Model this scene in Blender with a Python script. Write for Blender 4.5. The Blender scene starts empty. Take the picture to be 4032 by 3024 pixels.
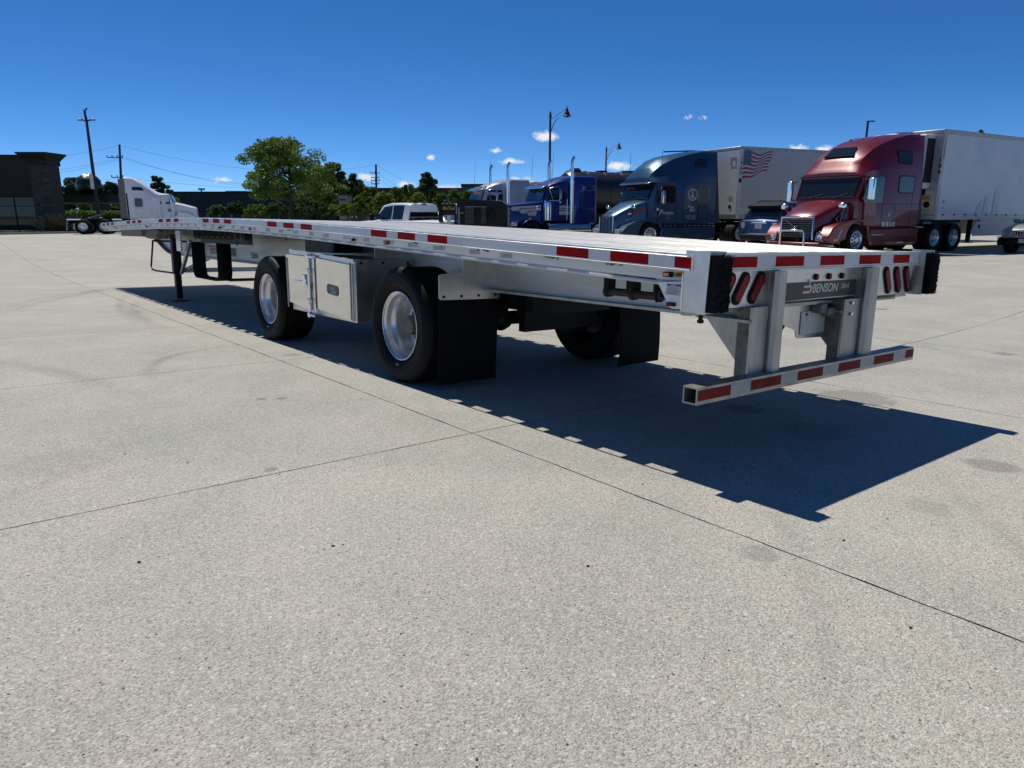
import bpy, bmesh, math, random
from mathutils import Vector, Matrix
import numpy as np
random.seed(7)
rng = np.random.default_rng(7)
S = bpy.context.scene
COL = S.collection
R = math.radians
# ------------------------------------------------------------------ camera, world, sun, exposure
F_PX = 2810.6
CAM = Vector((-2.94684, -2.16587, 1.35859))
YAW, PITCH = R(38.4292), R(13.273)
fw = Vector((math.sin(YAW)*math.cos(PITCH), math.cos(YAW)*math.cos(PITCH), -math.sin(PITCH)))
rt = Vector((math.cos(YAW), -math.sin(YAW), 0)); up = rt.cross(fw)
cd = bpy.data.cameras.new('camera'); cam = bpy.data.objects.new('camera', cd); COL.objects.link(cam)
cd.sensor_width = 36; cd.lens = F_PX/4032*36; cd.clip_start = .05; cd.clip_end = 3000
cam.matrix_world = Matrix((( rt.x, up.x, -fw.x, CAM.x), (rt.y, up.y, -fw.y, CAM.y), (rt.z, up.z, -fw.z, CAM.z), (0, 0, 0, 1)))
S.camera = cam
SUN_DIR = Vector((.035, .493, .869)).normalized()
SUN_EL = math.asin(SUN_DIR.z)
sd = bpy.data.lights.new('sun', 'SUN'); sd.energy = 5.0; sd.angle = R(.53); sd.color = (1, .955, .86)
sun = bpy.data.objects.new('sun', sd); COL.objects.link(sun)
sun.rotation_euler = SUN_DIR.to_track_quat('Z', 'Y').to_euler(); sun.location = (0, 0, 30)
S.view_settings.view_transform = 'Standard'; S.view_settings.look = 'None'
S.view_settings.exposure = -0.17; S.view_settings.gamma = 1; S.view_settings.use_curve_mapping = False
S.render.engine = 'CYCLES'; S.render.resolution_x = 1024; S.render.resolution_y = 768
S.cycles.max_bounces = 5; S.cycles.diffuse_bounces = 2; S.cycles.glossy_bounces = 3

def ray(u, v):
    """direction through a pixel of the 4032x3024 photograph (used only to work out where far things stand)"""
    return (fw + rt*((u-2016)/F_PX) - up*((v-1512)/F_PX))
def at_depth(u, v, D):
    d = ray(u, v); h = Vector((math.sin(YAW), math.cos(YAW), 0)); return CAM + d*(D/d.dot(h))

W = bpy.data.worlds.new('World'); S.world = W; W.use_nodes = True
nt = W.node_tree; N = nt.nodes; L = nt.links; N.clear()
out = N.new('ShaderNodeOutputWorld'); bg = N.new('ShaderNodeBackground'); L.new(bg.outputs[0], out.inputs[0])
sky = N.new('ShaderNodeTexSky'); sky.sky_type = 'NISHITA'; sky.sun_disc = False
sky.sun_elevation = SUN_EL; sky.sun_rotation = R(0); sky.altitude = 1000; sky.air_density = .5; sky.dust_density = 0; sky.ozone_density = 8
SKY = .13
bg.inputs[1].default_value = SKY
hs = N.new('ShaderNodeHueSaturation'); hs.inputs['Saturation'].default_value = 1.17; L.new(sky.outputs[0], hs.inputs['Color'])
# small fair-weather clouds as directions in the sky: a tangent chart about the heading SKH, one soft ellipse per cloud, torn by noise
def math_n(op, *q, clamp=False):
    n = N.new('ShaderNodeMath'); n.operation = op; n.use_clamp = clamp
    for i, z in enumerate(q):
        if isinstance(z, (int, float)): n.inputs[i].default_value = z
        else: L.new(z, n.inputs[i])
    return n.outputs[0]
def vec_n(op, *q, out='Vector'):
    n = N.new('ShaderNodeVectorMath'); n.operation = op
    for i, z in enumerate(q):
        if isinstance(z, tuple): n.inputs[i].default_value = z
        else: L.new(z, n.inputs[i])
    return n.outputs[out]
SKH = Vector((math.sin(YAW), math.cos(YAW), 0)); SKR = Vector((math.cos(YAW), -math.sin(YAW), 0))
tc = N.new('ShaderNodeTexCoord'); dd = tc.outputs['Generated']
df_ = math_n('MAXIMUM', vec_n('DOT_PRODUCT', dd, tuple(SKH), out='Value'), .02)
cxy = N.new('ShaderNodeCombineXYZ'); L.new(math_n('DIVIDE', vec_n('DOT_PRODUCT', dd, tuple(SKR), out='Value'), df_), cxy.inputs[0]); L.new(math_n('DIVIDE', vec_n('DOT_PRODUCT', dd, (0, 0, 1), out='Value'), df_), cxy.inputs[1])
nz = N.new('ShaderNodeTexNoise'); nz.inputs['Scale'].default_value = 62; nz.inputs['Detail'].default_value = 5; nz.inputs['Roughness'].default_value = .62; L.new(cxy.outputs[0], nz.inputs['Vector'])
warp = vec_n('MULTIPLY_ADD', nz.outputs['Color'], (.012, .006, 0), cxy.outputs[0])
mask = None
for (cu, cv, cw, ch, st) in ((1176, 292, 34, 15, 1), (1065, 323, 18, 8, .8), (1099, 347, 32, 9, .95), (1332, 356, 30, 14, 1), (1356, 388, 30, 20, 1), (1112, 388, 34, 12, .8), (792, 381, 22, 12, 1),
        (873, 396, 28, 9, .8), (968, 406, 30, 16, 1), (478, 387, 24, 7, .9), (926, 338, 14, 7, .8), (1725, 322, 26, 14, .95), (1780, 322, 24, 14, .95), (1486, 250, 9, 7, .5), (1517, 251, 8, 7, .5), (700, 360, 20, 14, .7)):
    d_ = ray((cu+3)*1.8228, (cv+2)*1.8228); f_ = d_.dot(SKH); X_, Y_ = d_.dot(SKR)/f_+.006, d_.z/f_+.003
    sx, sy = 1650/cw, 2050/ch
    q = vec_n('MULTIPLY_ADD', warp, (sx, sy, 0), (-X_*sx, -Y_*sy, 0)); m = math_n('MULTIPLY_ADD', vec_n('LENGTH', q, out='Value'), -st, st)
    mask = m if mask is None else math_n('MAXIMUM', mask, m)
cl = math_n('MULTIPLY', math_n('MULTIPLY_ADD', math_n('SUBTRACT', nz.outputs[0], .5), 2.6, mask), 1.5, clamp=True)
cl = math_n('MULTIPLY', cl, math_n('GREATER_THAN', mask, -.25), clamp=True)
mix = N.new('ShaderNodeMixRGB'); L.new(cl, mix.inputs[0]); L.new(hs.outputs[0], mix.inputs[1]); mix.inputs[2].default_value = (7.2, 7.5, 8.0, 1); L.new(mix.outputs[0], bg.inputs[0])
W.cycles.sampling_method = 'MANUAL'; W.cycles.sample_map_resolution = 512

# ------------------------------------------------------------------ materials
MATS = {}
def mat(name, col, rough=.5, metal=0., noise=None, bump=None, coat=0., spec=None, trans=0., aniso=0., stretch=None):
    """noise=(scale, amount, [colour2]); bump=(scale, strength)"""
    if name in MATS: return MATS[name]
    m = bpy.data.materials.new(name); m.use_nodes = True; t = m.node_tree; b = t.nodes['Principled BSDF']
    b.inputs['Base Color'].default_value = (*col, 1); b.inputs['Roughness'].default_value = rough; b.inputs['Metallic'].default_value = metal
    b.inputs['Coat Weight'].default_value = coat; b.inputs['Coat Roughness'].default_value = .04
    if spec is not None: b.inputs['Specular IOR Level'].default_value = spec
    if trans: b.inputs['Transmission Weight'].default_value = trans
    co = t.nodes.new('ShaderNodeTexCoord'); vec = co.outputs['Object']
    if stretch:
        mp = t.nodes.new('ShaderNodeMapping'); mp.inputs['Scale'].default_value = stretch; t.links.new(vec, mp.inputs[0]); vec = mp.outputs[0]
    if noise is None: noise = (3., .12)
    n = t.nodes.new('ShaderNodeTexNoise'); n.inputs['Scale'].default_value = noise[0]; n.inputs['Detail'].default_value = 6; n.inputs['Roughness'].default_value = .6
    t.links.new(vec, n.inputs['Vector'])
    cr = t.nodes.new('ShaderNodeValToRGB'); cr.color_ramp.elements[0].position = .3; cr.color_ramp.elements[1].position = .72
    c2 = noise[2] if len(noise) > 2 else tuple(c*(1-noise[1]) for c in col)
    c1 = col if len(noise) > 2 else tuple(min(1, c*(1+noise[1]*.5)) for c in col)
    cr.color_ramp.elements[0].color = (*c2, 1); cr.color_ramp.elements[1].color = (*c1, 1)
    t.links.new(n.outputs[0], cr.inputs[0]); t.links.new(cr.outputs[0], b.inputs['Base Color'])
    rr = t.nodes.new('ShaderNodeMapRange'); rr.inputs[3].default_value = max(.02, rough*.8); rr.inputs[4].default_value = min(1, rough*1.25)
    t.links.new(n.outputs[0], rr.inputs[0]); t.links.new(rr.outputs[0], b.inputs['Roughness'])
    if bump:
        n2 = t.nodes.new('ShaderNodeTexNoise'); n2.inputs['Scale'].default_value = bump[0]; n2.inputs['Detail'].default_value = 4
        t.links.new(vec, n2.inputs['Vector'])
        bp = t.nodes.new('ShaderNodeBump'); bp.inputs['Strength'].default_value = bump[1]; bp.inputs['Distance'].default_value = .01
        t.links.new(n2.outputs[0], bp.inputs['Height']); t.links.new(bp.outputs[0], b.inputs['Normal'])
    MATS[name] = m; return m
alu_side = mat('aluminium rail', (.66, .66, .64), .42, .5, (2.5, .18), (9, .05), stretch=(1, .5, 6))
alu = mat('weathered aluminium', (.52, .52, .50), .45, .8, (7, .4, (.27, .26, .235)), (14, .12), stretch=(1, 1, .35))
alu_beam = mat('dull aluminium beam', (.5, .5, .49), .42, .8, (2, .35), (5, .1), stretch=(1, .4, 3))
alu_deck = mat('brushed aluminium deck', (.70, .69, .67), .42, .35, (3.2, .3, (.33, .29, .24)), (30, .08), stretch=(9, .10, 1))
alu_deck2 = mat('cleaner aluminium deck', (.78, .77, .75), .34, .45, (4, .3, (.44, .41, .37)), (30, .08), stretch=(9, .1, 1))
alu_pol = mat('polished aluminium', (.76, .76, .75), .09, 1., (3, .1), (2.2, .16), stretch=(1, 1, 1.5))
alu_plate = mat('aluminium plate', (.66, .66, .65), .33, .9, (5, .22), (5, .15))
mat_red = mat('red retroreflective tape', (.34, .003, .008), .6, 0, (9, .25), spec=.08)
mat_redf = mat('faded red tape', (.21, .028, .02), .6, 0, (12, .3), spec=.1)
mat_tapew = mat('white retroreflective tape', (.60, .61, .63), .4, 0, (9, .1))
mat_tapeg = mat('grey tape', (.42, .43, .42), .45, 0, (9, .2))
rubber = mat('tyre rubber', (.007, .007, .0075), .6, 0, (20, .4), (60, .1), spec=.15)
rubber_mat = mat('black rubber', (.0065, .0065, .007), .7, 0, (8, .4), (10, .1), spec=.15)
black = mat('black steel', (.008, .008, .0085), .55, 0, (10, .4), (40, .1), spec=.25)
rusty = mat('rusty dark steel', (.05, .035, .028), .7, .2, (25, .5, (.012, .011, .011)), (40, .4))
rim_m = mat('rim aluminium', (.88, .87, .85), .22, .6, (6, .15, (.62, .6, .57)), (4, .06))
lens_red = mat('red lamp lens', (.22, .008, .014), .3, 0, (60, .25), spec=.15)
lens_amber = mat('amber lamp lens', (.85, .22, .03), .15, 0, (60, .25), coat=.6)
lens_clear = mat('clear lamp lens', (.55, .57, .57), .1, .3, (40, .35), coat=.8)
chrome = mat('chrome', (.84, .84, .83), .14, 1., (3, .05))
white_p = mat('white paint', (.78, .79, .8), .3, 0, (3, .06), coat=.4)
offwhite = mat('off-white panel', (.62, .62, .6), .4, 0, (4, .12))
glass = mat('dark glass', (.012, .015, .018), .04, 0, (3, .2), coat=.3)
glass_g = mat('green tinted glass', (.05, .075, .07), .05, 0, (3, .3), coat=.3)
badge_dark = mat('charcoal badge', (.035, .035, .034), .45, 0, (6, .15))
badge_blue = mat('navy badge', (.03, .05, .085), .35, .3, (8, .2))
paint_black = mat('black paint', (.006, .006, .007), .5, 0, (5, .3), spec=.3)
alu_dirty_shaded = mat('grimy shaded aluminium', (.24, .235, .22), .6, .6, (9, .5, (.07, .065, .055)), (20, .15))  # grime on the guard posts; for the far rims, shade put into the colour
yellow = mat('yellow label', (.62, .42, .10), .5, 0, (20, .25))
wood = mat('weathered timber', (.25, .21, .17), .8, 0, (14, .4), (30, .3), stretch=(1, 6, 1))
def metallic_paint(name, col, flake=.35):
    m = mat(name, col, .32, flake, (2, .08), None, coat=.55); return m
red_p = metallic_paint('red pearl paint', (.15, .0008, .006), .15)
teal_p = metallic_paint('blue grey pearl paint', (.028, .082, .14), .5)
blue_p = metallic_paint('royal blue paint', (.004, .012, .15), .2)
suv_blue = metallic_paint('blue metallic paint', (.008, .05, .16), .5)
silver_p = metallic_paint('silver paint', (.42, .43, .40), .7)
pearl = metallic_paint('pearl grey paint', (.42, .43, .47), .3)

# ------------------------------------------------------------------ mesh helpers
class MB:
    def __init__(s): s.v = []; s.f = []
    def add(s, vs, fs):
        o = len(s.v); s.v += [tuple(q) for q in vs]; s.f += [tuple(i+o for i in q) for q in fs]; return s
    def box(s, a, b):
        x0, y0, z0 = a; x1, y1, z1 = b
        return s.add([(x0, y0, z0), (x1, y0, z0), (x1, y1, z0), (x0, y1, z0), (x0, y0, z1), (x1, y0, z1), (x1, y1, z1), (x0, y1, z1)],
                     [(0, 3, 2, 1), (4, 5, 6, 7), (0, 1, 5, 4), (1, 2, 6, 5), (2, 3, 7, 6), (3, 0, 4, 7)])
    def plate(s, pts, off):
        """solid plate: polygon of 3D points pushed along the vector off"""
        n = len(pts); q = [Vector(p) for p in pts]; o = Vector(off)
        return s.add([*q, *[p+o for p in q]], [tuple(range(n)), tuple(range(2*n-1, n-1, -1))] + [(i, i+n, (i+1) % n+n, (i+1) % n) for i in range(n)])
    def tube(s, path, r, n=8, cap=True):
        P = [Vector(p) for p in path]; m = len(P); rs = r if isinstance(r, (list, tuple)) else [r]*m
        o = len(s.v); ref = None
        for i in range(m):
            t = (P[min(i+1, m-1)]-P[max(i-1, 0)]).normalized()
            if ref is None: ref = Vector((0, 0, 1)) if abs(t.z) < .9 else Vector((1, 0, 0))
            a = t.cross(ref).normalized(); b = a.cross(t).normalized(); ref = b
            for k in range(n):
                w = 2*math.pi*k/n; s.v.append(tuple(P[i]+(a*math.cos(w)+b*math.sin(w))*rs[i]))
        for i in range(m-1):
            for k in range(n):
                k2 = (k+1) % n; s.f.append((o+i*n+k, o+i*n+k2, o+(i+1)*n+k2, o+(i+1)*n+k))
        if cap: s.f.append(tuple(o+k for k in range(n))); s.f.append(tuple(o+(m-1)*n+k for k in reversed(range(n))))
        return s
    def lathe(s, prof, c, axis, n=32, closed=False):
        """prof = [(along axis, radius)]"""
        ax = Vector(axis).normalized(); ref = Vector((0, 0, 1)) if abs(ax.z) < .9 else Vector((1, 0, 0))
        a = ax.cross(ref).normalized(); b = a.cross(ax); c = Vector(c); o = len(s.v); m = len(prof)
        for (t, r) in prof:
            for k in range(n):
                w = 2*math.pi*k/n; s.v.append(tuple(c+ax*t+(a*math.cos(w)+b*math.sin(w))*max(r, 1e-4)))
        for i in range(m-1 + (1 if closed else 0)):
            for k in range(n):
                k2 = (k+1) % n; i2 = (i+1) % m; s.f.append((o+i*n+k, o+i*n+k2, o+i2*n+k2, o+i2*n+k))
        return s
    def sweep(s, prof, y0, y1, n=60, closed=True, zf=None):
        """profile [(x, dz)] swept along y following the cambered deck line"""
        zf = zf or zr; o = len(s.v); m = len(prof)
        for i in range(n+1):
            y = y0+(y1-y0)*i/n; z = zf(y)
            for (x, dz) in prof: s.v.append((x, y, z+dz))
        for i in range(n):
            for k in range(m if closed else m-1):
                k2 = (k+1) % m; s.f.append((o+i*m+k, o+i*m+k2, o+(i+1)*m+k2, o+(i+1)*m+k))
        if closed: s.f.append(tuple(o+k for k in range(m))); s.f.append(tuple(o+n*m+k for k in reversed(range(m))))
        return s
    def loft(s, secs, cap=True, mirror=True):
        """secs = [(x, [(y, z), ...half profile from bottom centre to top centre])]"""
        rings = []
        for (x, hp) in secs:
            ring = [(x, y, z) for (y, z) in hp]
            if mirror: ring += [(x, -y, z) for (y, z) in reversed(hp) if abs(y) > 1e-6]
            rings.append(ring)
        m = len(rings[0]); o = len(s.v)
        for r_ in rings: s.v += r_
        for i in range(len(rings)-1):
            for k in range(m):
                k2 = (k+1) % m; s.f.append((o+i*m+k, o+i*m+k2, o+(i+1)*m+k2, o+(i+1)*m+k))
        if cap: s.f.append(tuple(o+k for k in range(m))); s.f.append(tuple(o+(len(rings)-1)*m+k for k in reversed(range(m))))
        return s
    def mesh(s, name, m=None, smooth=None):
        me = bpy.data.meshes.new(name); me.from_pydata(s.v, [], s.f)
        b = bmesh.new(); b.from_mesh(me); bmesh.ops.recalc_face_normals(b, faces=b.faces); b.to_mesh(me); b.free()
        if m: me.materials.append(m)
        if smooth:
            me.polygons.foreach_set('use_smooth', [True]*len(me.polygons)); me.set_sharp_from_angle(angle=R(smooth))
        return me
    def build(s, name, m, parent=None, smooth=None, label=None, bevel=None):
        o = bpy.data.objects.new(name, s.mesh(name, m, smooth)); COL.objects.link(o)
        if parent is not None: o.parent = parent
        if label: o['label'] = label
        if bevel:
            md = o.modifiers.new('bevel', 'BEVEL'); md.width = bevel; md.segments = 2; md.limit_method = 'ANGLE'; md.angle_limit = R(40)
            o.data.polygons.foreach_set('use_smooth', [True]*len(o.data.polygons)); md.harden_normals = False
            o.data.set_sharp_from_angle(angle=R(50))
        return o
def empty(name, label, cat, loc=(0, 0, 0), rz=0, group=None, mw=None):
    o = bpy.data.objects.new(name, None); COL.objects.link(o); o.empty_display_size = .2
    o.location = loc; o.rotation_euler = (0, 0, rz)
    if mw is not None: o.matrix_world = mw
    if label: o['label'] = label
    if cat: o['category'] = cat
    if group: o['group'] = group
    return o
def tag(o, label, cat, group=None):
    o['label'] = label; o['category'] = cat
    if group: o['group'] = group
    return o
def text(s, name, origin, xd, yd, size, m, parent, ext=.0015, bold=0., shear=0., align='LEFT', sx=1., line=None):
    c = bpy.data.curves.new(name, 'FONT'); c.body = s; c.size = size; c.extrude = ext; c.offset = bold*size; c.shear = shear; c.align_x = align
    if line: c.space_line = line
    c.materials.append(m); o = bpy.data.objects.new(name, c); COL.objects.link(o); o.parent = parent
    x = Vector(xd).normalized(); y = Vector(yd).normalized(); z = x.cross(y)
    o.matrix_local = Matrix(((x.x*sx, y.x, z.x, origin[0]), (x.y*sx, y.y, z.y, origin[1]), (x.z*sx, y.z, z.z, origin[2]), (0, 0, 0, 1)))
    return o
def copy_tree(o, parent=None):
    kids = [c for c in bpy.data.objects if c.parent == o] if not hasattr(copy_tree, 'k') else copy_tree.k.get(o, [])
    c = o.copy(); COL.objects.link(c); c.parent = parent
    for ch in kids: copy_tree(ch, c)
    return c

# ------------------------------------------------------------------ ground shape
T3 = Matrix(((.99965, .00249, .02646), (-.00285, .9999, .01389), (-.02642, -.01396, .99955)))   # the lot falls away gently under the flatbed
TM = T3.to_4x4()
ZF = CAM.z-1.25                                                                                # level of the lot further off
def plane_z(x, y): return -.02643*x-.01397*y
def ground_z(x, y):
    dx = max(-6-x, x-5.5, 0); dy = max(-6-y, y-17.5, 0); t = min(1, math.hypot(dx/13, dy/34)); t = t*t*(3-2*t)
    return plane_z(min(max(x, -14), 16), min(max(y, -20), 28))*(1-t)+ZF*t
# ------------------------------------------------------------------ the lot: slabs over a dark sub-base
def concrete():
    m = bpy.data.materials.new('exposed aggregate concrete'); m.use_nodes = True; t = m.node_tree; b = t.nodes['Principled BSDF']; n = t.nodes; l = t.links
    b.inputs['Roughness'].default_value = .85; b.inputs['Specular IOR Level'].default_value = .25
    geo = n.new('ShaderNodeNewGeometry'); pos = geo.outputs['Position']
    def noise(sc, det=4, rough=.6, vec=pos):
        q = n.new('ShaderNodeTexNoise'); q.inputs['Scale'].default_value = sc; q.inputs['Detail'].default_value = det; q.inputs['Roughness'].default_value = rough; l.new(vec, q.inputs['Vector']); return q.outputs[0]
    def ramp(f, a, b_, p0=.3, p1=.7):
        q = n.new('ShaderNodeValToRGB'); q.color_ramp.elements[0].position = p0; q.color_ramp.elements[1].position = p1
        q.color_ramp.elements[0].color = (*a, 1); q.color_ramp.elements[1].color = (*b_, 1); l.new(f, q.inputs[0]); return q.outputs[0]
    def mixc(f, a, b_, mode='MIX'):
        q = n.new('ShaderNodeMixRGB'); q.blend_type = mode
        for i, z in enumerate((f, a, b_)):
            if isinstance(z, (int, float)): q.inputs[i].default_value = z
            elif isinstance(z, tuple): q.inputs[i].default_value = (*z, 1)
            else: l.new(z, q.inputs[i])
        return q.outputs[0]
    def math_(op, a, b_=None, clamp=False):
        q = n.new('ShaderNodeMath'); q.operation = op; q.use_clamp = clamp
        for i, z in enumerate((a, b_)):
            if z is None: continue
            if isinstance(z, (int, float)): q.inputs[i].default_value = z
            else: l.new(z, q.inputs[i])
        return q.outputs[0]
    base = ramp(noise(.55, 4), (.40, .388, .355), (.49, .472, .43))
    base = mixc(.55, base, ramp(noise(1.7, 3), (.84, .88, .865), (1.04, .985, .975), .38, .62), 'MULTIPLY')
    base = mixc(.65, base, ramp(noise(60, 3, .7), (.72, .72, .72), (1.18, 1.17, 1.15), .3, .7), 'MULTIPLY')
    def vor(sc, seed, rnd=1.):
        mp = n.new('ShaderNodeMapping'); mp.inputs['Location'].default_value = (seed, seed*.7, 0); mp.inputs['Rotation'].default_value = (0, 0, seed); l.new(pos, mp.inputs[0])
        q = n.new('ShaderNodeTexVoronoi'); q.inputs['Scale'].default_value = sc; q.inputs['Randomness'].default_value = rnd; l.new(mp.outputs[0], q.inputs['Vector']); return q
    # mid grey grit, pale pebbles, dark pebbles
    v1 = vor(170, 1.3); g1 = n.new('ShaderNodeSeparateColor'); l.new(v1.outputs['Color'], g1.inputs[0])
    base = mixc(.75, base, ramp(g1.outputs[0], (.69, .685, .67), (1.24, 1.23, 1.21), .05, .95), 'MULTIPLY')
    def pebbles(base, sc, seed, thr, size, col, amt):
        v = vor(sc, seed); s = n.new('ShaderNodeSeparateColor'); l.new(v.outputs['Color'], s.inputs[0])
        sel = math_('GREATER_THAN', s.outputs[0], thr); inn = math_('LESS_THAN', v.outputs['Distance'], size)
        f = math_('MULTIPLY', math_('MULTIPLY', sel, inn), amt)
        return mixc(f, base, col), f
    base, _ = pebbles(base, 95, 3.1, .82, .42, (.60, .59, .56), .6)
    base, _ = pebbles(base, 48, 9.2, .955, .32, (.66, .65, .62), .65)
    base, _ = pebbles(base, 110, 5.7, .84, .38, (.15, .14, .135), .75)
    base, _ = pebbles(base, 60, 7.9, .975, .25, (.04, .038, .038), .9)
    base, _ = pebbles(base, 55, 12.4, .985, .28, (.25, .10, .07), .8)
    # tyre scuffs as thin arcs, oil spots
    w = n.new('ShaderNodeTexWave'); w.wave_type = 'RINGS'; w.rings_direction = 'Z'; w.inputs['Scale'].default_value = .35; w.inputs['Distortion'].default_value = 1.5; w.inputs['Detail'].default_value = 2; w.inputs['Detail Scale'].default_value = .4
    mp = n.new('ShaderNodeMapping'); mp.inputs['Location'].default_value = (7.5, -9, 0); l.new(pos, mp.inputs[0]); l.new(mp.outputs[0], w.inputs['Vector'])
    sc_ = math_('MULTIPLY', math_('SUBTRACT', w.outputs['Fac'], .93, False), 9, True)
    gate = math_('MULTIPLY', math_('SUBTRACT', noise(.23, 2), .52), 6, True)
    base = mixc(math_('MULTIPLY', math_('MULTIPLY', sc_, gate), .30), base, (.13, .125, .12))
    sx_ = n.new('ShaderNodeSeparateXYZ'); l.new(pos, sx_.inputs[0]); wob = math_('MULTIPLY', noise(1.3, 1), .12); nfine = noise(28, 2); nspot = noise(11, 4)
    for (cx, cy, r_, w_, gx, gy, gr_, am) in ((10.96, 8.88, 11.75, .13, -.7, 10.3, 3.0, .5), (18.65, 8.33, 19.6, .12, -.8, 11.5, 3.4, .4), (-.08, 4.54, 1.62, .10, -1.3, 5.5, 1.3, .5), (39.3, -6.2, 45.2, .16, -.6, 15.2, 4.5, .4), (4.1, 10.7, 6.5, .10, -1.3, 14.3, 2.4, .3), (-9, 3, 7.2, .16, -2.2, 5.2, 2.0, .3), (22, -6, 17.5, .18, 6.8, 3.3, 4.0, .3), (30, 24, 22.5, .2, 12, 10.6, 6.0, .3)):
        dx_ = math_('SUBTRACT', sx_.outputs[0], cx); dy_ = math_('SUBTRACT', sx_.outputs[1], cy); d_ = math_('SQRT', math_('ADD', math_('MULTIPLY', dx_, dx_), math_('MULTIPLY', dy_, dy_)))
        band = math_('SUBTRACT', 1.0, math_('DIVIDE', math_('ABSOLUTE', math_('SUBTRACT', math_('ADD', d_, wob), r_)), w_), True)
        ex_ = math_('SUBTRACT', sx_.outputs[0], gx); ey_ = math_('SUBTRACT', sx_.outputs[1], gy); e_ = math_('SQRT', math_('ADD', math_('MULTIPLY', ex_, ex_), math_('MULTIPLY', ey_, ey_)))
        gate_ = math_('SUBTRACT', 1.0, math_('DIVIDE', e_, gr_), True)
        tr_ = math_('ADD', .45, math_('MULTIPLY', nfine, .8))
        base = mixc(math_('MULTIPLY', math_('MULTIPLY', math_('MULTIPLY', band, gate_), tr_), am), base, (.12, .115, .11))
    for (cx, cy, r_, am) in ((2.72, .50, .34, .42), (1.45, .15, .26, .2), (-.5, -.71, .085, .3), (-1.02, 3.13, .05, .55), (-1.15, 3.2, .04, .5), (.6, -.9, .12, .18), (-1.7, 1.5, .04, .5), (-2.6, 2.3, .25, .12), (.4, -.35, .2, .12)):
        dx_ = math_('SUBTRACT', sx_.outputs[0], cx); dy_ = math_('SUBTRACT', sx_.outputs[1], cy); d_ = math_('SQRT', math_('ADD', math_('MULTIPLY', dx_, dx_), math_('MULTIPLY', dy_, dy_)))
        d_ = math_('ADD', d_, math_('MULTIPLY', math_('SUBTRACT', nspot, .5), r_*1.2))
        base = mixc(math_('MULTIPLY', math_('MULTIPLY', math_('SUBTRACT', r_, d_), 4/r_, True), am), base, (.12, .118, .11))
    st = vor(.62, 4.4); s3 = n.new('ShaderNodeSeparateColor'); l.new(st.outputs['Color'], s3.inputs[0])
    rr = math_('ADD', st.outputs['Distance'], math_('MULTIPLY', noise(9, 3), .07))
    spot = math_('MULTIPLY', math_('MULTIPLY', math_('SUBTRACT', .135, rr), 30, True), math_('GREATER_THAN', s3.outputs[0], .72))
    base = mixc(math_('MULTIPLY', spot, .42), base, (.10, .10, .10))
    lp = ramp(noise(.09, 3), (.93, .94, .95), (1.04, 1.03, 1.0), .35, .65); base = mixc(1., base, lp, 'MULTIPLY')
    l.new(base, b.inputs['Base Color'])
    h = math_('ADD', math_('MULTIPLY', v1.outputs['Distance'], -.6), noise(90, 3))
    bp = n.new('ShaderNodeBump'); bp.inputs['Strength'].default_value = .75; bp.inputs['Distance'].default_value = .006; l.new(h, bp.inputs['Height']); l.new(bp.outputs[0], b.inputs['Normal'])
    return m
conc = concrete(); MATS['c'] = conc
subbase = mat('joint filler', (.035, .033, .03), .9, 0, (30, .4))
grass_m = mat('lawn', (.07, .12, .025), .9, 0, (6, .4, (.035, .07, .014)), (60, .6))
kerb_m = mat('kerb concrete', (.33, .31, .28), .85, 0, (8, .25), (40, .2))
JA = R(1.6)                                     # joints run a shade askew to the flatbed
JX, JY, PX, PY = -.405, 1.455, 3.46, 3.33
def jpt(a, b):                                  # slab grid coordinates -> world
    return (JX+a+(-b)*math.sin(0)*0, JY+b+a*math.tan(JA)*.9)
pav = MB(); n = 70; x0, x1, y0, y1 = -16, 62, -14, 66
for i in range(n+1):
    for j in range(n+1):
        x = x0+(x1-x0)*i/n; y = y0+(y1-y0)*j/n; pav.v.append((x, y, ground_z(x, y)-.022))
pav.f = [(i*(n+1)+j, (i+1)*(n+1)+j, (i+1)*(n+1)+j+1, i*(n+1)+j+1) for i in range(n) for j in range(n)]
pavement = pav.build('pavement', subbase, None, 60); pavement['kind'] = 'structure'
HG = .0048
def slab_mesh(ai, bi, nx, ny, g=HG):
    """one slab, a grid following the lot, its rim turned down into the joint, edges a little ragged"""
    b = MB(); a0, a1 = ai*PX+g, ai*PX+PX*nx-g; b0, b1 = bi*PY+g, bi*PY+PY*ny-g
    k = 26 if (-3 < ai < 2 and -3 < bi < 3) else 10
    rows = []
    for i in range(k+1):
        for j in range(k+1):
            a = a0+(a1-a0)*i/k; c = b0+(b1-b0)*j/k
            if i in (0, k): a += random.uniform(-.003, .003)
            if j in (0, k): c += random.uniform(-.003, .003)
            x, y = jpt(a, c); b.v.append((x, y, ground_z(x, y)))
    K = k+1
    b.f = [(i*K+j, (i+1)*K+j, (i+1)*K+j+1, i*K+j+1) for i in range(k) for j in range(k)]
    rim = [i*K for i in range(K)]+[k*K+j for j in range(1, K)]+[i*K+k for i in range(k-1, -1, -1)]+[j for j in range(k-1, 0, -1)]
    o = len(b.v)
    for r_ in rim: x, y, z = b.v[r_]; b.v.append((x, y, z-.028))
    m = len(rim)
    b.f += [(rim[q], o+q, o+(q+1) % m, rim[(q+1) % m]) for q in range(m)]
    return b
SA, SB = range(-4, 11), range(-4, 15)
for ai in SA:
    for bi in SB:
        # only slabs some part of which can show
        slab_mesh(ai, bi, 1, 1).build('concrete_slab', conc, pavement, 60)
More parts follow.
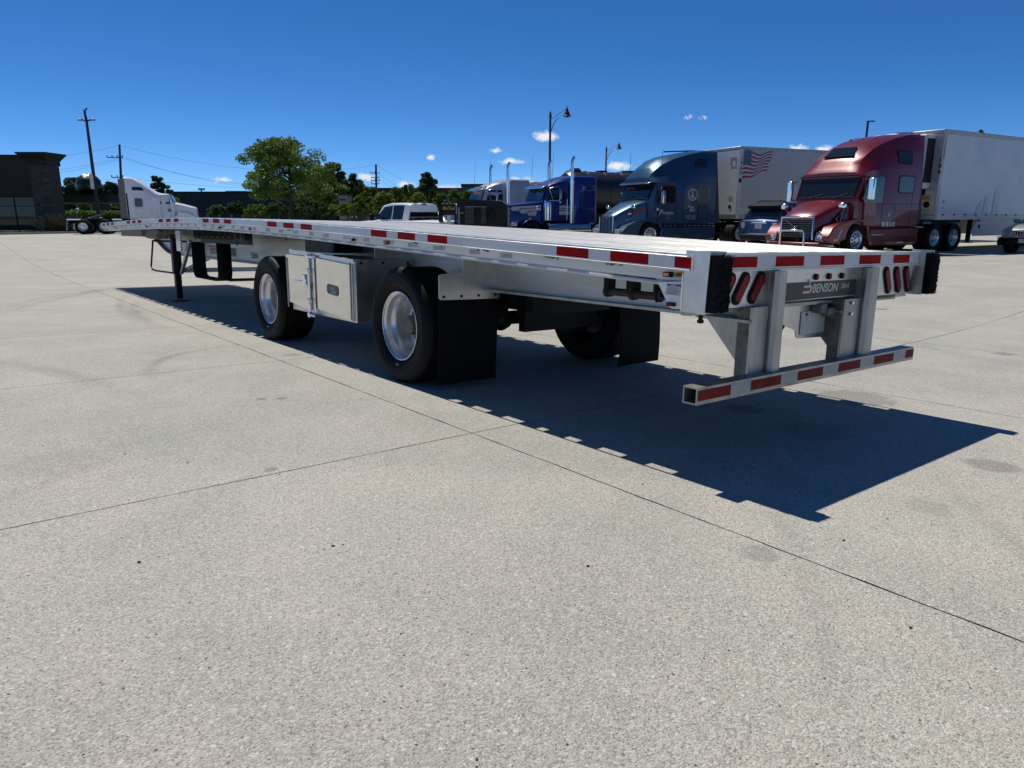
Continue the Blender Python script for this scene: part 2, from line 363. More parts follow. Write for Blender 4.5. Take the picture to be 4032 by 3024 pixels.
# the rest of the lot, whose joints are too far off to tell apart: one sheet round the slabs
far = MB(); n = 90; x0, x1, y0, y1 = -220, 300, -200, 420
xa = sorted({round(x0+(x1-x0)*((i/n)), 2) for i in range(n+1)} | {JX-4*PX, JX+11*PX}); ya = sorted({round(y0+(y1-y0)*i/n, 2) for i in range(n+1)} | {JY-4*PY, JY+15*PY})
for x in xa:
    for y in ya:
        yy = y + (x-JX)*math.tan(JA)*.9 if JX-4*PX-.01 <= x <= JX+11*PX+.01 and JY-4*PY-.01 <= y <= JY+15*PY+.01 else y
        far.v.append((x, yy, ground_z(x, yy)-.004))
ny = len(ya)
for i in range(len(xa)-1):
    for j in range(ny-1):
        if xa[i] >= JX-4*PX-.01 and xa[i+1] <= JX+11*PX+.01 and ya[j] >= JY-4*PY-.01 and ya[j+1] <= JY+15*PY+.01: continue
        far.f.append((i*ny+j, (i+1)*ny+j, (i+1)*ny+j+1, i*ny+j+1))
o = far.build('lot_surface', conc, None, 60); o['kind'] = 'structure'
# land out to the horizon
g = MB(); g.add([(-1500, -1500, ZF-.6), (1800, -1500, ZF-.6), (1800, 2000, ZF-.6), (-1500, 2000, ZF-.6)], [(0, 1, 2, 3)])
o = g.build('ground', grass_m); o['kind'] = 'structure'
# loose stones and bits of litter lying on the slabs
peb = mat('dark stone', (.03, .028, .027), .8, 0, (50, .4)); 
bits = MB()
def blob(b, x, y, z, r, flat=.6):
    vs = []; k = 6
    for i, zz in enumerate((-.5, .25, .9)):
        rr_ = (1, .95, .4)[i]
        for j in range(k):
            w = 2*math.pi*j/k+random.uniform(-.2, .2); q = r*rr_*random.uniform(.75, 1.15); vs.append((x+q*math.cos(w), y+q*math.sin(w), z+r*flat*zz))
    b.add(vs, [tuple(range(k-1, -1, -1))]+[(i*k+j, i*k+(j+1) % k, (i+1)*k+(j+1) % k, (i+1)*k+j) for i in range(2) for j in range(k)]+[tuple(2*k+j for j in range(k))])
for _ in range(260):
    x = random.uniform(-6, 9); y = random.uniform(-2.2, 14); r_ = random.choice((.0025, .003, .004, .005)); blob(bits, x, y, ground_z(x, y)+r_*.3, r_)
o = bits.build('gravel_crumbs', peb); o['kind'] = 'stuff'
for (u, v, r_, lb) in ((548, 2217, .0075, 'small dark stone lying left of centre in the foreground'), (1311, 2153, .007, 'small dark stone on the slab below the toolbox'), (2315, 2232, .007, 'small dark stone below the near joint crossing'),
                       (3322, 2130, .007, 'small dark stone just off the tip of the trailer shadow'), (3585, 2475, .006, 'small dark stone by the long joint at lower right')):
    d = ray(u, v); q = CAM+d*((0-CAM.z)/d.z); q = CAM+d*((plane_z(q.x, q.y)-CAM.z)/d.z)
    b = MB(); blob(b, 0, 0, 0, r_); s = b.build('stone', peb); s.location = (q.x, q.y, ground_z(q.x, q.y)+r_*.3); tag(s, lb, 'stone', 'loose stones on the concrete')
# ------------------------------------------------------------------ the flatbed (own coordinates: x across from its near side, y forward from its tail, z up)
PZ = (1.1032471e-05, -0.000392444, 0.002265999, 0.0362155, 1.1552888)
def zr(y):
    y = max(y, -.2); return (((PZ[0]*y+PZ[1])*y+PZ[2])*y+PZ[3])*y+PZ[4]
FB = empty('flatbed_trailer', 'long empty aluminium flatbed trailer with red and white tape, parked alone in the foreground', 'trailer', mw=TM)
WD, LEN = 2.59, 16.75
def side_x(x, far): return WD-x if far else x
# deck planks, each an extrusion with raised ribs
px0, px1, npk = .092, WD-.092, 12; pw = (px1-px0)/npk
for k in range(npk):
    a, b = px0+k*pw+.0015, px0+(k+1)*pw-.0015
    prof = [(a, -.03), (a, .0), (a+.006, .004)]
    nr = 5
    for q in range(nr):
        c = a+.012+(b-a-.024)*(q+.5)/nr; h = (b-a-.03)/nr*.32
        prof += [(c-h-.003, .004), (c-h, .0075), (c+h, .0075), (c+h+.003, .004)]
    prof += [(b-.006, .004), (b, .0), (b, -.03)]
    MB().sweep(prof, .16, LEN-.1, 56).build('deck_plank', alu_deck if k % 3 else alu_deck2, FB)
MB().sweep([(px0, -.031), (px1, -.031), (px1, -.034), (px0, -.034)], .16, LEN-.1, 56).build('deck_light_block', alu_beam, FB)  # sheet added under the planks to stop sunlight leaking through their gaps
# side rails: inner beam and the outer rub rail, joined by spools with daylight between them
for far in (0, 1):
    X = lambda x: side_x(x, far)
    prof = [(X(.090), .006), (X(.076), .006), (X(.074), .0), (X(.074), -.012), (X(.078), -.014), (X(.078), -.075), (X(.074), -.08), (X(.074), -.134), (X(.080), -.142), (X(.072), -.146), (X(.068), -.154), (X(.068), -.162), (X(.074), -.168), (X(.105), -.17), (X(.095), -.14)]
    MB().sweep(prof, .12, LEN, 56).build('side_rail', alu_side, FB, 30)
    prof = [(X(0), -.002), (X(.003), 0), (X(.012), 0), (X(.0125), -.070), (X(.006), -.073), (X(-.004), -.073), (X(-.004), -.068), (X(0), -.066)]
    MB().sweep(prof, .12, LEN-.02, 56).build('rub_rail', alu_side, FB, 30)
    # spools: three long pockets then a short one
    b = MB(); b.box((min(X(.012), X(.078)), .12, zr(.3)-.06), (max(X(.012), X(.078)), .60, zr(.3)-.012)); y = .66; k = 0
    while y < LEN-.2:
        z = zr(y)
        b.box((min(X(.012), X(.078)), y-.045, z-.066), (max(X(.012), X(.078)), y+.045, z-.006))
        y += (.385, .385, .385, .20)[k % 4]; k += 1
    b.build('spool_blocks', alu_side, FB)
    b = MB()
    y = .38; k = 0
    while y < LEN-.2:
        z = zr(y)+.001; b.box((min(X(.004), X(.074)), y-.04, z-.004), (max(X(.004), X(.074)), y+.04, z+.003)); y += (.385, .385, .385, .20)[k % 4]; k += 1
    b.build('weld_beads', alu_pol, FB)
def tape(y0, y1, far=0, m=mat_red, dz0=-.061, dz1=-.006, name='reflective_tape'):
    X = lambda x: side_x(x, far)
    b = MB(); n = 3; 
    for i in range(n+1):
        y = y0+(y1-y0)*i/n; z = zr(y); b.v += [(X(-.0012), y, z+dz0), (X(-.0012), y, z+dz1), (X(.002), y, z+dz0), (X(.002), y, z+dz1)]
    b.f = [(4*i, 4*i+4, 4*i+5, 4*i+1) for i in range(n)]+[(0, 1, 3, 2), (4*n, 4*n+2, 4*n+3, 4*n+1)]+[(4*i+1, 4*i+5, 4*i+7, 4*i+3) for i in range(n)]
    return b.build(name, m, FB)
REDS = [(.101, .219), (.397, .678), (.855, 1.133), (2.354, 2.630), (2.817, 3.093), (3.279, 3.561), (4.830, 5.118), (5.305, 5.596), (5.789, 6.081), (7.372, 7.663), (7.861, 8.146), (8.343, 8.634),
        (9.934, 10.217), (10.419, 10.708), (10.915, 11.223), (12.55, 12.83), (13.04, 13.32), (13.55, 13.83), (15.2, 15.48), (15.70, 15.99), (16.23, 16.50)]
for (a, b) in REDS:
    tape(a, b)
    tape(a, b, 1)
WH = []
for i in range(0, 21, 3):
    lo = REDS[i][0]-.2 if i else .219; hi = REDS[i+2][1]+.2 if i < 18 else LEN-.03
    edges = sorted([q for j in range(i, i+3) for q in REDS[j]])
    pts = [lo]+[e for e in edges if e > lo]+[hi]
    if i == 0: pts = [.219, .397, .678, .855, 1.133, 1.36]; WH += [(pts[0], pts[1]), (pts[2], pts[3]), (pts[4], pts[5])]
    else: WH += [(lo, edges[0]), (edges[1], edges[2]), (edges[3], edges[4]), (edges[5], hi)]
for (a, b) in WH: tape(a+.001, b-.001, 0, mat_tapew)
# small hardware on the rail: marker lamps, stickers
def side_lamp(y, dz, m, w=.028, h=.014):
    z = zr(y)+dz; b = MB().box((.05, y-w, z-h), (.0735, y+w, z+h)).build('marker_lamp', black, FB, bevel=.004)
    MB().box((.044, y-w*.6, z-h*.6), (.051, y+w*.6, z+h*.6)).build('lens', m, b)
for (y, dz, m) in ((.31, -.107, lens_amber), (4.05, -.117, lens_amber), (8.1, -.12, lens_amber), (12.45, -.125, lens_amber), (16.45, -.15, lens_red)): side_lamp(y, dz, m)
for y in (3.42, 6.9, 15.45):
    b = MB().box((.0725, y-.055, zr(y)-.128), (.0745, y+.055, zr(y)-.092)).build('warning_sticker', mat_redf, FB)
    MB().box((.0715, y-.0, zr(y)-.124), (.0726, y+.05, zr(y)-.096)).build('sticker_panel', mat('pale red print', (.5, .16, .15), .5, 0, (80, .6)), b)
st = MB().box((.0725, .211, 1.047), (.0745, .27, 1.077)).build('abs_sticker', yellow, FB)
text('ABS', 'lettering', (.0717, .266, 1.053), (0, -1, 0), (0, 0, 1), .025, black, st, .0004, .03)
# ghosts of older tape along the lower rail
gh = mat('tape residue', (.42, .42, .40), .55, .3, (30, .35))
for i in range(34):
    y = 1.7+i*.42+random.uniform(-.05, .05)
    w = random.uniform(.05, .09); z = zr(y); MB().box((.0732, y-w, z-.120-random.uniform(0, .004)), (.0743, y+w, z-.088)).build('tape_residue', gh if i % 3 else alu, FB)
for y, w in ((.72, .06), (1.28, .08), (2.0, .07), (2.9, .07), (5.6, .06)):
    b = MB()
    for q in range(9): yy = y+random.uniform(-w, w); h = random.uniform(.002, .007); z = zr(yy)-.076-random.uniform(.003, .014); b.box((.0720, yy-.012, z-h), (.0742, yy+.012, z+h))
    o_s = b.build('scuffed_residue', mat('adhesive residue', (.28, .27, .25), .8, 0, (60, .5)), FB); o_s['kind'] = 'stuff'
# nearest corner post and the tail
for far in (0, 1):
    X = lambda x: side_x(x, far)
    pts = [(X(-.002), 0, 1.186), (X(-.002), .147, 1.191), (X(-.002), .147, 1.165), (X(-.002), .10, 1.165), (X(-.002), .10, 1.091), (X(-.002), .152, 1.091), (X(-.002), .161, .879), (X(-.002), .012, .874)]
    MB().plate(pts, ((.006 if not far else -.006), 0, 0)).build('corner_post', alu_plate, FB)
    MB().box((min(X(.125), X(.131)), .002, .878), (max(X(.125), X(.131)), .1, 1.178)).build('post_web', alu_plate, FB)
    MB().box((min(X(.004), X(.131)), .0, 1.178), (max(X(.004), X(.131)), .1, 1.188)).build('post_cap', alu, FB)
    MB().box((min(X(.004), X(.125)), .012, .88), (max(X(.004), X(.125)), .02, 1.178)).build('post_back', alu, FB)
    b = MB(); x0, x1 = min(X(.008), X(.122)), max(X(.008), X(.122)); m = 14; k = 26
    # laminated rubber dock bumper, frayed face
    for i in range(m+1):
        for j in range(k+1):
            e = (i in (0, m)) or (j in (0, k)); b.v.append((x0+(x1-x0)*i/m, (-.048 if not e else -.036)+random.uniform(-.006, .006), .885+.285*j/k+(0 if 0 < j < k else random.uniform(-.006, .006))))
    b.f = [(i*(k+1)+j, (i+1)*(k+1)+j, (i+1)*(k+1)+j+1, i*(k+1)+j+1) for i in range(m) for j in range(k)]
    b.box((x0, -.036, .885), (x1, .011, 1.168))
    bump = b.build('rubber_bumper', rubber_mat, FB)
    fz = MB()
    for q in range(900):
        side = random.random()
        if side < .7: p = Vector((random.uniform(x0, x1), -.05, random.uniform(.885, 1.172))); d = Vector((random.uniform(-.6, .6), -.7, random.uniform(-.8, .8)))
        else: p = Vector((x1 if not far else x0, random.uniform(-.045, .0), random.uniform(.885, 1.172))); d = Vector(((1 if not far else -1), random.uniform(-.6, .2), random.uniform(-.8, .8)))
        d = d.normalized()*random.uniform(.004, .012); s_ = Vector((random.uniform(-1, 1), random.uniform(-.3, .3), random.uniform(-1, 1))).normalized()*.0012
        o_ = len(fz.v); fz.v += [tuple(p-s_), tuple(p+s_), tuple(p+d+s_*.5)]; fz.f.append((o_, o_+1, o_+2))
    fz.build('frayed_strands', rubber_mat, bump)
    # weld beads of the post on the near side
    if not far:
        w = MB()
        for i in range(13): w.box((-.008, .096+random.uniform(-.002, .002), 1.094+i*.0058), (-.001, .108, 1.098+i*.0058))
        for i in range(20): w.box((-.006, .154, .885+i*.0095), (-.001, .163+random.uniform(-.001, .002), .892+i*.0095))
        w.build('weld_bead', alu_pol, FB)
# rear rail
prof = [(.1, -.005), (.094, -.002), (.094, 0)]
b = MB(); x0, x1 = .131, WD-.131
sec = [(.16, 1.17), (.16, 1.178), (.046, 1.178), (.042, 1.176), (.042, 1.164), (.046, 1.162), (.046, 1.094), (.040, 1.092), (.040, 1.084), (.07, 1.080), (.16, 1.080)]
o_ = len(b.v); m = len(sec)
for x in (x0, x1): b.v += [(x, y, z) for y, z in sec]
b.f += [(k, (k+1) % m, (k+1) % m+m, k+m) for k in range(m)]+[tuple(range(m)), tuple(range(2*m-1, m-1, -1))]
b.build('rear_rail', alu_side, FB)
for x in (.62, 1.03, 1.44, 1.98): MB().box((x-.05, .045, 1.174), (x+.05, .10, 1.182)).build('weld_bead', alu_pol, FB)
rt_edges = [.131, .471, .649, .939, 1.122, 1.406, 1.594, 1.88, 2.064, 2.307, 2.456]
for i in range(len(rt_edges)-1):
    m = mat_red if i % 2 == 0 else mat_tapew
    MB().box((rt_edges[i]+.001, .0435, 1.102), (rt_edges[i+1]-.001, .047, 1.158)).build('reflective_tape', m, FB)
# rear apron with lamps, posts
MB().box((.131, .088, .886), (.712, .096, 1.0865)).build('rear_apron', alu_plate, FB)
MB().box((.76, .088, .897), (1.80, .096, 1.0865)).build('rear_apron', alu_plate, FB)
MB().box((1.88, .088, .886), (2.459, .096, 1.0865)).build('rear_apron', alu_plate, FB)
def stadium(cx, cz, L_, r, ang, y0, y1, b=None, n=8):
    b = b or MB(); pts = []
    d = Vector((math.sin(ang), 0, math.cos(ang))); e = Vector((math.cos(ang), 0, -math.sin(ang)))
    for sgn in (1, -1):
        for i in range(n+1):
            w = math.pi*i/n; pts.append(Vector((cx, y0, cz))+d*(sgn*L_)+(d*math.sin(w)+e*math.cos(w))*r*sgn)
    b.plate(pts, (0, y1-y0, 0)); return b
for (cx, sg) in ((.27, 1), (.40, 1), (.545, 1), (2.10, -1), (2.25, -1), (2.40, -1)):
    if cx == .27: cx = .272
    ang = R(34)*sg if sg > 0 else R(-26)
    l_ = stadium(cx if sg < 0 else cx, .985 if sg < 0 else .988, .062, .038, ang, .078, .0895).build('oval_lamp', rubber_mat, FB, bevel=.004)
    stadium(cx, .985 if sg < 0 else .988, .058, .024, ang, .074, .079).build('lens', lens_red, l_, bevel=.002)
for x in (1.164, 1.317, 1.473):
    l_ = MB().lathe([(0, 0), (0, .019), (.012, .019), (.012, 0)], (x, .076, 1.031), (0, 1, 0), 16).build('clearance_lamp', rubber_mat, FB)
    MB().lathe([(0, 0), (-.003, .014), (.002, .015)], (x, .075, 1.031), (0, 1, 0), 16).build('lens', lens_red, l_)
# name badge
bp = []
for (cx, cz, a0) in ((1.765, .985, 90), (1.765, .925, 0)):
    for i in range(6): w = R(a0-90*i/5); bp.append((cx+.022*math.cos(w), .083, cz+.018*math.sin(w)))
bp += [(.735, .083, .897), (.735, .083, 1.003)]
bd = MB().plate(bp, (0, .005, 0)).build('name_badge', badge_dark, FB)
let = mat('silver lettering', (.55, .54, .52), .4, .3, (30, .1))
text('BENSON', 'lettering', (1.128, .0825, .938), (1, 0, 0), (0, 0, 1), .073, let, bd, .0006, .018, .18, sx=1.06)
text('524 A', 'lettering', (1.475, .0825, .953), (1, 0, 0), (0, 0, 1), .043, let, bd, .0006, .01, 0, sx=.95)
def logo(ox, oz, s_, y, parent, m_main, m_mid, mirror=None):
    """barred b: an upright stroke and three slanting bars closed by a round bowl"""
    P = lambda u, v: (ox+s_*(u+v*.25), y, oz+s_*v)
    if mirror: P = lambda u, v: mirror(ox+s_*(u+v*.2), oz+s_*v)
    off = (0, .001, 0) if not mirror else (.001, 0, 0)
    b = MB(); b.plate([P(0, 0), P(.95, 0), P(1.1, .07), P(1.15, .2), P(.95, .2), P(.9, .15), P(0, .15)], off)
    b.plate([P(0, .55), P(.95, .55), P(1.15, .5), P(1.15, .2), P(.95, .2), P(.95, .36), P(.85, .41), P(0, .41)], off)
    b.plate([P(.62, .55), P(.78, .55), P(.78, 1.0), P(.42, 1.0), P(.42, .90), P(.62, .90)], off)
    b.build('emblem', m_main, parent)
    MB().plate([P(0, .2), P(.82, .2), P(.82, .36), P(0, .36)], off).build('emblem_bar', m_mid, parent)
logo(1.025, .936, .082, .0822, bd, let, mat('dull red print', (.25, .05, .055), .5))
# underride posts and bar
for (x0, x1, sgn) in ((.460, .714, 1), (1.46, 1.80, 1)):
    w = x1-x0
    MB().box((x0, .04, .49), (x0+w*.60, .055, .885)).build('guard_post_web', alu, FB)
    MB().box((x0, .055, .49), (x0+.012, .13, .885)).build('guard_post_flange', alu_dirty_shaded, FB)
    MB().box((x0+w*.6, .055, .49), (x0+w*.6+.01, .16, 1.085)).build('guard_post_flange', alu, FB)
    b = MB(); sec = [(x0+w*.60+.001, .02), (x0+w*.66, -.004), (x1-.02, -.006), (x1, .012), (x1, .075), (x0+w*.6+.012, .075)]
    mm = len(sec)
    for z in (.47, 1.0795): b.v += [(x, y, z) for x, y in sec]
    b.f += [(k, (k+1) % mm, (k+1) % mm+mm, k+mm) for k in range(mm)]+[tuple(range(mm)), tuple(range(2*mm-1, mm-1, -1))]
    b.build('guard_post', alu, FB, 25)
    MB().plate([(x0+.004, .06, .80), (x0+.004, .34, .80), (x0+.004, .13, .58), (x0+.004, .06, .56)], (.008, 0, 0)).build('gusset_plate', alu if x0 < 1 else alu_dirty_shaded, FB)
    MB().box((x0-.02, .05, .80), (x0+.10, .40, .815)).build('gusset_flange', alu, FB)
for i in range(4):
    MB().lathe([(0, 0), (0, .012), (.01, .012), (.01, 0)], (1.545, .038, (.86, .79)[i % 2]) if i < 2 else (1.548+.0, .038, .825+.0*i), (0, -1, 0), 6).build('bolt', alu_pol, FB) if i < 2 else None
zb0, zb1, yb0, yb1 = .428, .517, -.037, .052; xb0, xb1 = -.083, 2.362; tk = .008
b = MB()
o1 = [(yb0, zb0), (yb1, zb0), (yb1, zb1), (yb0, zb1)]; i1 = [(yb0+tk, zb0+tk), (yb1-tk, zb0+tk), (yb1-tk, zb1-tk), (yb0+tk, zb1-tk)]
for x in (xb0, xb1): b.v += [(x, y, z) for y, z in o1]+[(x, y, z) for y, z in i1]
for k in range(4):
    q = (k+1) % 4; b.f += [(k, q, q+8, k+8), (k+4, k+12, q+12, q+4), (k, k+4, q+4, q), (k+8, q+8, q+12, k+12)]
b.build('underride_bar', alu, FB)
be = [-.077, .197, .377, .671, .844, 1.126, 1.31, 1.589, 1.771, 2.052, 2.231, 2.358]
for i in range(len(be)-1):
    MB().box((be[i]+.0005, yb0-.0015, .448), (be[i+1]-.0005, yb0+.001, .503)).build('reflective_tape', mat_redf if i % 2 == 0 else mat_tapeg, FB)
# licence plate bracket with its lamp
MB().plate([(.735, .17, .893), (.90, .17, .893), (1.80, .17, .89), (1.80, .17, .765), (1.545, .17, .69), (1.527, .17, .64), (1.50, .17, .632), (1.17, .17, .645), (1.148, .17, .66), (1.135, .17, .70), (.80, .17, .80), (.735, .17, .80)], (0, .006, 0)).build('plate_bracket', alu_plate, FB)
lp = MB().box((1.18, .162, .665), (1.50, .1695, .812)).build('licence_plate_backing', mat('faded aluminium plate', (.60, .60, .57), .5, .3, (9, .3), stretch=(3, 1, .4)), FB, bevel=.004)
MB().lathe([(0, 0), (0, .010), (.004, .010)], (1.235, .1585, .792), (0, 1, 0), 12).build('bolt_hole', black, lp)
lm = MB().box((1.29, .10, .80), (1.37, .165, .862)).build('plate_lamp', mat('grey plastic', (.13, .135, .12), .5, 0, (20, .2)), FB, bevel=.008)
MB().box((1.36, .085, .785), (1.46, .15, .835)).build('lamp_housing', MATS['grey plastic'], lm, bevel=.01)
for i in range(5): MB().box((1.40+i*.012, .083, .772), (1.406+i*.012, .145, .80)).build('cooling_fin', MATS['grey plastic'], lm)
MB().tube([(.70, .18, .70), (.80, .2, .675), (.95, .22, .672), (1.08, .24, .69), (1.15, .26, .72)], .011).build('air_hose', rubber_mat, FB, 40)
# main beams with flanges, cross members
def zbot(y):
    if y < 13.0: return .808+.0020*y if y < 12.2 else .832
    t = min(1, (y-13.0)/2.1); return .834+(zr(y)-.235-.834)*(t*t*(3-2*t)) if t < 1 else zr(y)-.235
for xb in (.65, 1.94):
    b = MB(); n = 80
    for i in range(n+1):
        y = .12+(16.3-.12)*i/n; zt = zr(y)-.035; zl = zbot(y)
        zm = zl+(zt-zl)*.62
        b.v += [(xb-.004, y, zt), (xb+.004, y, zt), (xb+.004, y, zl), (xb-.004, y, zl), (xb-.004, y, zm-.008), (xb-.010, y, zm-.004), (xb-.010, y, zm+.006), (xb-.004, y, zm+.01)]
    b.f = [(i*8+k, i*8+(k+1) % 8, (i+1)*8+(k+1) % 8, (i+1)*8+k) for i in range(n) for k in range(8)]
    b.build('main_beam', alu_beam, FB, 30)
    for nm, dz in (('bottom_flange', 0),):
        f_ = MB()
        for i in range(n+1):
            y = .12+(16.3-.12)*i/n; zl = zbot(y); f_.v += [(xb-.075, y, zl+.001), (xb+.075, y, zl+.001), (xb+.075, y, zl-.018), (xb-.075, y, zl-.018)]
        f_.f = [(i*4+k, i*4+(k+1) % 4, (i+1)*4+(k+1) % 4, (i+1)*4+k) for i in range(n) for k in range(4)]+[(0, 1, 2, 3), (4*n, 4*n+1, 4*n+2, 4*n+3)]
        f_.build(nm, alu, FB)
y = .45
while y < 16.5:
    MB().box((.08, y-.03, zr(y)-.135), (WD-.08, y+.03, zr(y)-.034)).build('cross_member', alu_beam, FB); y += .62
MB().box((.06, LEN-.03, zr(LEN)-.168), (WD-.06, LEN-.005, zr(LEN)+.004)).build('front_rail', alu_side, FB)
# tail cross beams just visible under the apron
MB().box((.10, .17, .85), (.56, .24, .872)).build('tail_ledge', alu, FB)
MB().box((.02, .12, .858), (2.5, .17, .878)).build('tail_cross_beam', alu, FB)
MB().lathe([(0, 0), (0, .012), (-.03, .012), (-.03, .018), (-.045, .018), (-.05, 0)], (.14, .14, .858), (0, 0, 1), 8).build('drain_bolt', black, FB)
MB().box((2.05, .12, .845), (2.33, .22, .885)).build('tail_step', alu, FB)
# wheels: wide single tyres
TY, RM, HZ = .497, .293, .489
def wheel(y, far):
    s_ = -1 if far else 1; x0 = .0 if not far else WD; ax = (s_, 0, 0)
    prof = [(.035, .305), (.022, .322), (.024, .326), (.012, .345), (.003, .378), (.006, .382), (.0, .40), (.002, .432), (.006, .434), (.006, .444), (.018, .472), (.040, .489)]
    xs = .046; prof.append((xs, .494))
    for g_ in range(6):
        a = .046+.335*(g_+.5)/6+ (0)
        prof += [(a-.006, .497), (a-.005, .485), (a+.005, .485), (a+.006, .497)]
    prof += [(.387, .494), (.393, .489), (.415, .472), (.429, .44), (.433, .40), (.421, .345), (.40, .305), (.38, .28), (.06, .28)]
    w = MB().lathe(prof, (x0, y, HZ), ax, 72, True).build('wheel', rubber, FB, 35)
    rp = [(.028, .283), (.024, .289), (.026, .2945), (.034, .2945), (.040, .288), (.055, .272), (.085, .266), (.105, .262), (.125, .247), (.16, .240), (.215, .238), (.25, .234), (.268, .222), (.272, .20), (.268, .13), (.255, .10), (.235, .095)]
    rm = MB().lathe(rp, (x0, y, HZ), ax, 64).build('rim', rim_m if not far else alu_dirty_shaded, w, 30)  # far rim darker: the shade under the trailer is put into its colour
    MB().lathe([(.262, .13), (.215, .118), (.19, .088), (.12, .082), (.108, .07), (.104, .0)], (x0, y, HZ), ax, 24).build('hub', mat('grimy hub', (.14, .13, .115), .5, .4, (12, .5)), w, 35)
    hb = MB(); nb = MB()
    for k in range(10):
        a = 2*math.pi*k/10; nb.lathe([(.268, .014), (.235, .014), (.232, .0)], (x0, y+.118*math.cos(a), HZ+.118*math.sin(a)), ax, 6)
    nb.build('wheel_nut', alu_plate, w)
    for k in range(5):
        a = 2*math.pi*(k+.32)/5; c_ = Vector((x0+s_*.2665, y+.172*math.cos(a), HZ+.172*math.sin(a)))
        MB().lathe([(0, 0), (0, .033), (.002, .035)], c_, ax, 16).build('hand_hole', black, w)
    MB().box((x0-.0 if far else x0-.0012, y-.012, HZ-.334) if not far else (x0-.0, y-.012, HZ-.334), (x0+.004, y+.012, HZ-.326)).build('tyre_mark', mat_tapew, w)
    return w
for y in (3.151, 6.26):
    for far in (0, 1): wheel(y, far)
    MB().tube([(.26, y, HZ), (WD-.26, y, HZ)], .065, 12).build('axle', black, FB, 40)
    for xb in (.78, 1.81):
        MB().box((xb-.05, y-.12, .50), (xb+.05, y+.10, .83)).build('suspension_hanger', black, FB)
        MB().lathe([(0, .0), (0, .12), (.22, .13), (.22, 0)], (xb, y-.35, .56), (0, 0, 1), 16).build('air_spring', rubber_mat, FB, 40)
        MB().tube([(xb, y+.55, .70), (xb, y, .50), (xb, y-.45, .53)], .04, 8).build('trailing_arm', black, FB, 40)
# mudflaps behind both axles, hung on aluminium brackets
def flap(yf, near, gap_top):
    x0, x1 = (.08, .66) if near else (WD-.64, WD-.06)
    zt = zr(yf)-.17
    k0, k1 = (x0+.23, x1+.02)
    zc = .74; zmid = .948
    if near: br = [(x0, zmid-.01), (x0+.012, zmid), (k0, zmid+.013), (k0, zt), (k1, zt-.03), (k1, zc+.006), (k1-.014, zc-.004), (x0+.015, zc+.006), (x0, zc+.02)]
    else: br = [(x0-.02, zmid-.18), (x0-.02, zt-.02), (x1-.2, zt), (x1-.2, zmid), (x1, zmid), (x1, zc)]
    MB().plate([(x, yf, z) for x, z in br], (0, .006, 0)).build('flap_bracket', alu_plate, FB)
    for i in range(4): MB().lathe([(0, 0), (0, .012), (.006, .011), (.006, 0)], (x0+.045+i*(x1-x0-.07)/3, yf, zc+.03), (0, -1, 0), 12).build('bolt', rusty, FB, 40)
    b = MB(); n = 16
    for i in range(n+1):
        z = zc+.01-(zc-.045)*i/n; t = i/n; dy = (.06*math.sin(t*2.6) if not near else .012*math.sin(t*5)); sx_ = (-.02*math.sin(t*math.pi))*(1 if not near else 0)
        b.v += [(x0+.0+sx_, yf+.008-dy*1., z), (x1+sx_, yf+.008-dy*.7, z), (x0+sx_, yf+.017-dy, z), (x1+sx_, yf+.017-dy*.7, z)]
    b.f = [q for i in range(n) for q in ((4*i, 4*i+1, 4*i+5, 4*i+4), (4*i+2, 4*i+6, 4*i+7, 4*i+3), (4*i, 4*i+4, 4*i+6, 4*i+2), (4*i+1, 4*i+3, 4*i+7, 4*i+5))]+[(4*n, 4*n+1, 4*n+3, 4*n+2)]
    b.build('mudflap', rubber_mat, FB, 40)
flap(2.60, True, 0); flap(2.42, False, 0)
flap(5.62, False, 0)
# bracket behind the toolbox and the plate above the gap
MB().plate([(.262, 4.00, 1.148), (.68, 4.00, 1.13), (.68, 4.00, .965), (.262, 4.00, .998)], (0, .006, 0)).build('side_bracket', alu_plate, FB)
for x in (.10, .33, .60): MB().lathe([(0, 0), (0, .014), (.006, .013), (.006, 0)], (x, 3.972, .985), (0, -1, 0), 12).build('bolt', rusty, FB, 40)
# toolbox
tb = MB().box((.045, 3.98, .425), (.60, 5.545, 1.02)).build('toolbox', alu_plate, FB, bevel=.006)
MB().plate([(.03, 5.545, 1.08), (.03, 3.985, 1.02), (.03, 3.985, .995), (.03, 5.545, 1.035)], (.02, 0, 0)).build('drip_edge', alu_plate, tb)
for (y0, y1, z0, z1) in ((5.02, 5.633, (.445, .508), (1.018, 1.03)), (4.035, 4.82, (.425, .487), (.969, 1.012))):
    MB().plate([(.022, y0, z0[0]+.012), (.022, y1, z0[1]), (.022, y1, z1[1]), (.022, y0, z1[0])], (.022, 0, 0)).build('door', alu_pol, tb, bevel=.004)
MB().box((.018, 4.86, .44), (.042, 4.90, 1.0)).build('centre_stile', alu_pol, tb)
rod = MB().tube([(.0, 4.965, .405), (.0, 4.965, 1.035)], .014, 12).build('lock_rod', chrome, tb, 40)
for z in (.42, .56, .87, 1.02): MB().box((-.022, 4.935, z-.028), (.025, 4.995, z+.028)).build('rod_bracket', alu_pol, rod, bevel=.006)
for z in (.42, 1.02): MB().tube([(-.005, 4.965, z), (-.008, 4.80, z-.002)], .016, 10).build('cam_end', chrome, rod, 40)
hn = MB().box((.0, 5.06, .738), (.02, 5.36, .762)).build('handle', alu_pol, tb, bevel=.005)
MB().box((-.012, 5.04, .70), (.018, 5.11, .83)).build('latch', chrome, hn, bevel=.008)
MB().box((-.012, 4.99, .66), (.018, 5.06, .74)).build('catch', alu_pol, hn, bevel=.006)
for y0 in (4.035, 5.6): 
    h_ = MB().box((.012, y0-.008, .45), (.024, y0+.008, .99)).build('piano_hinge', alu, tb)
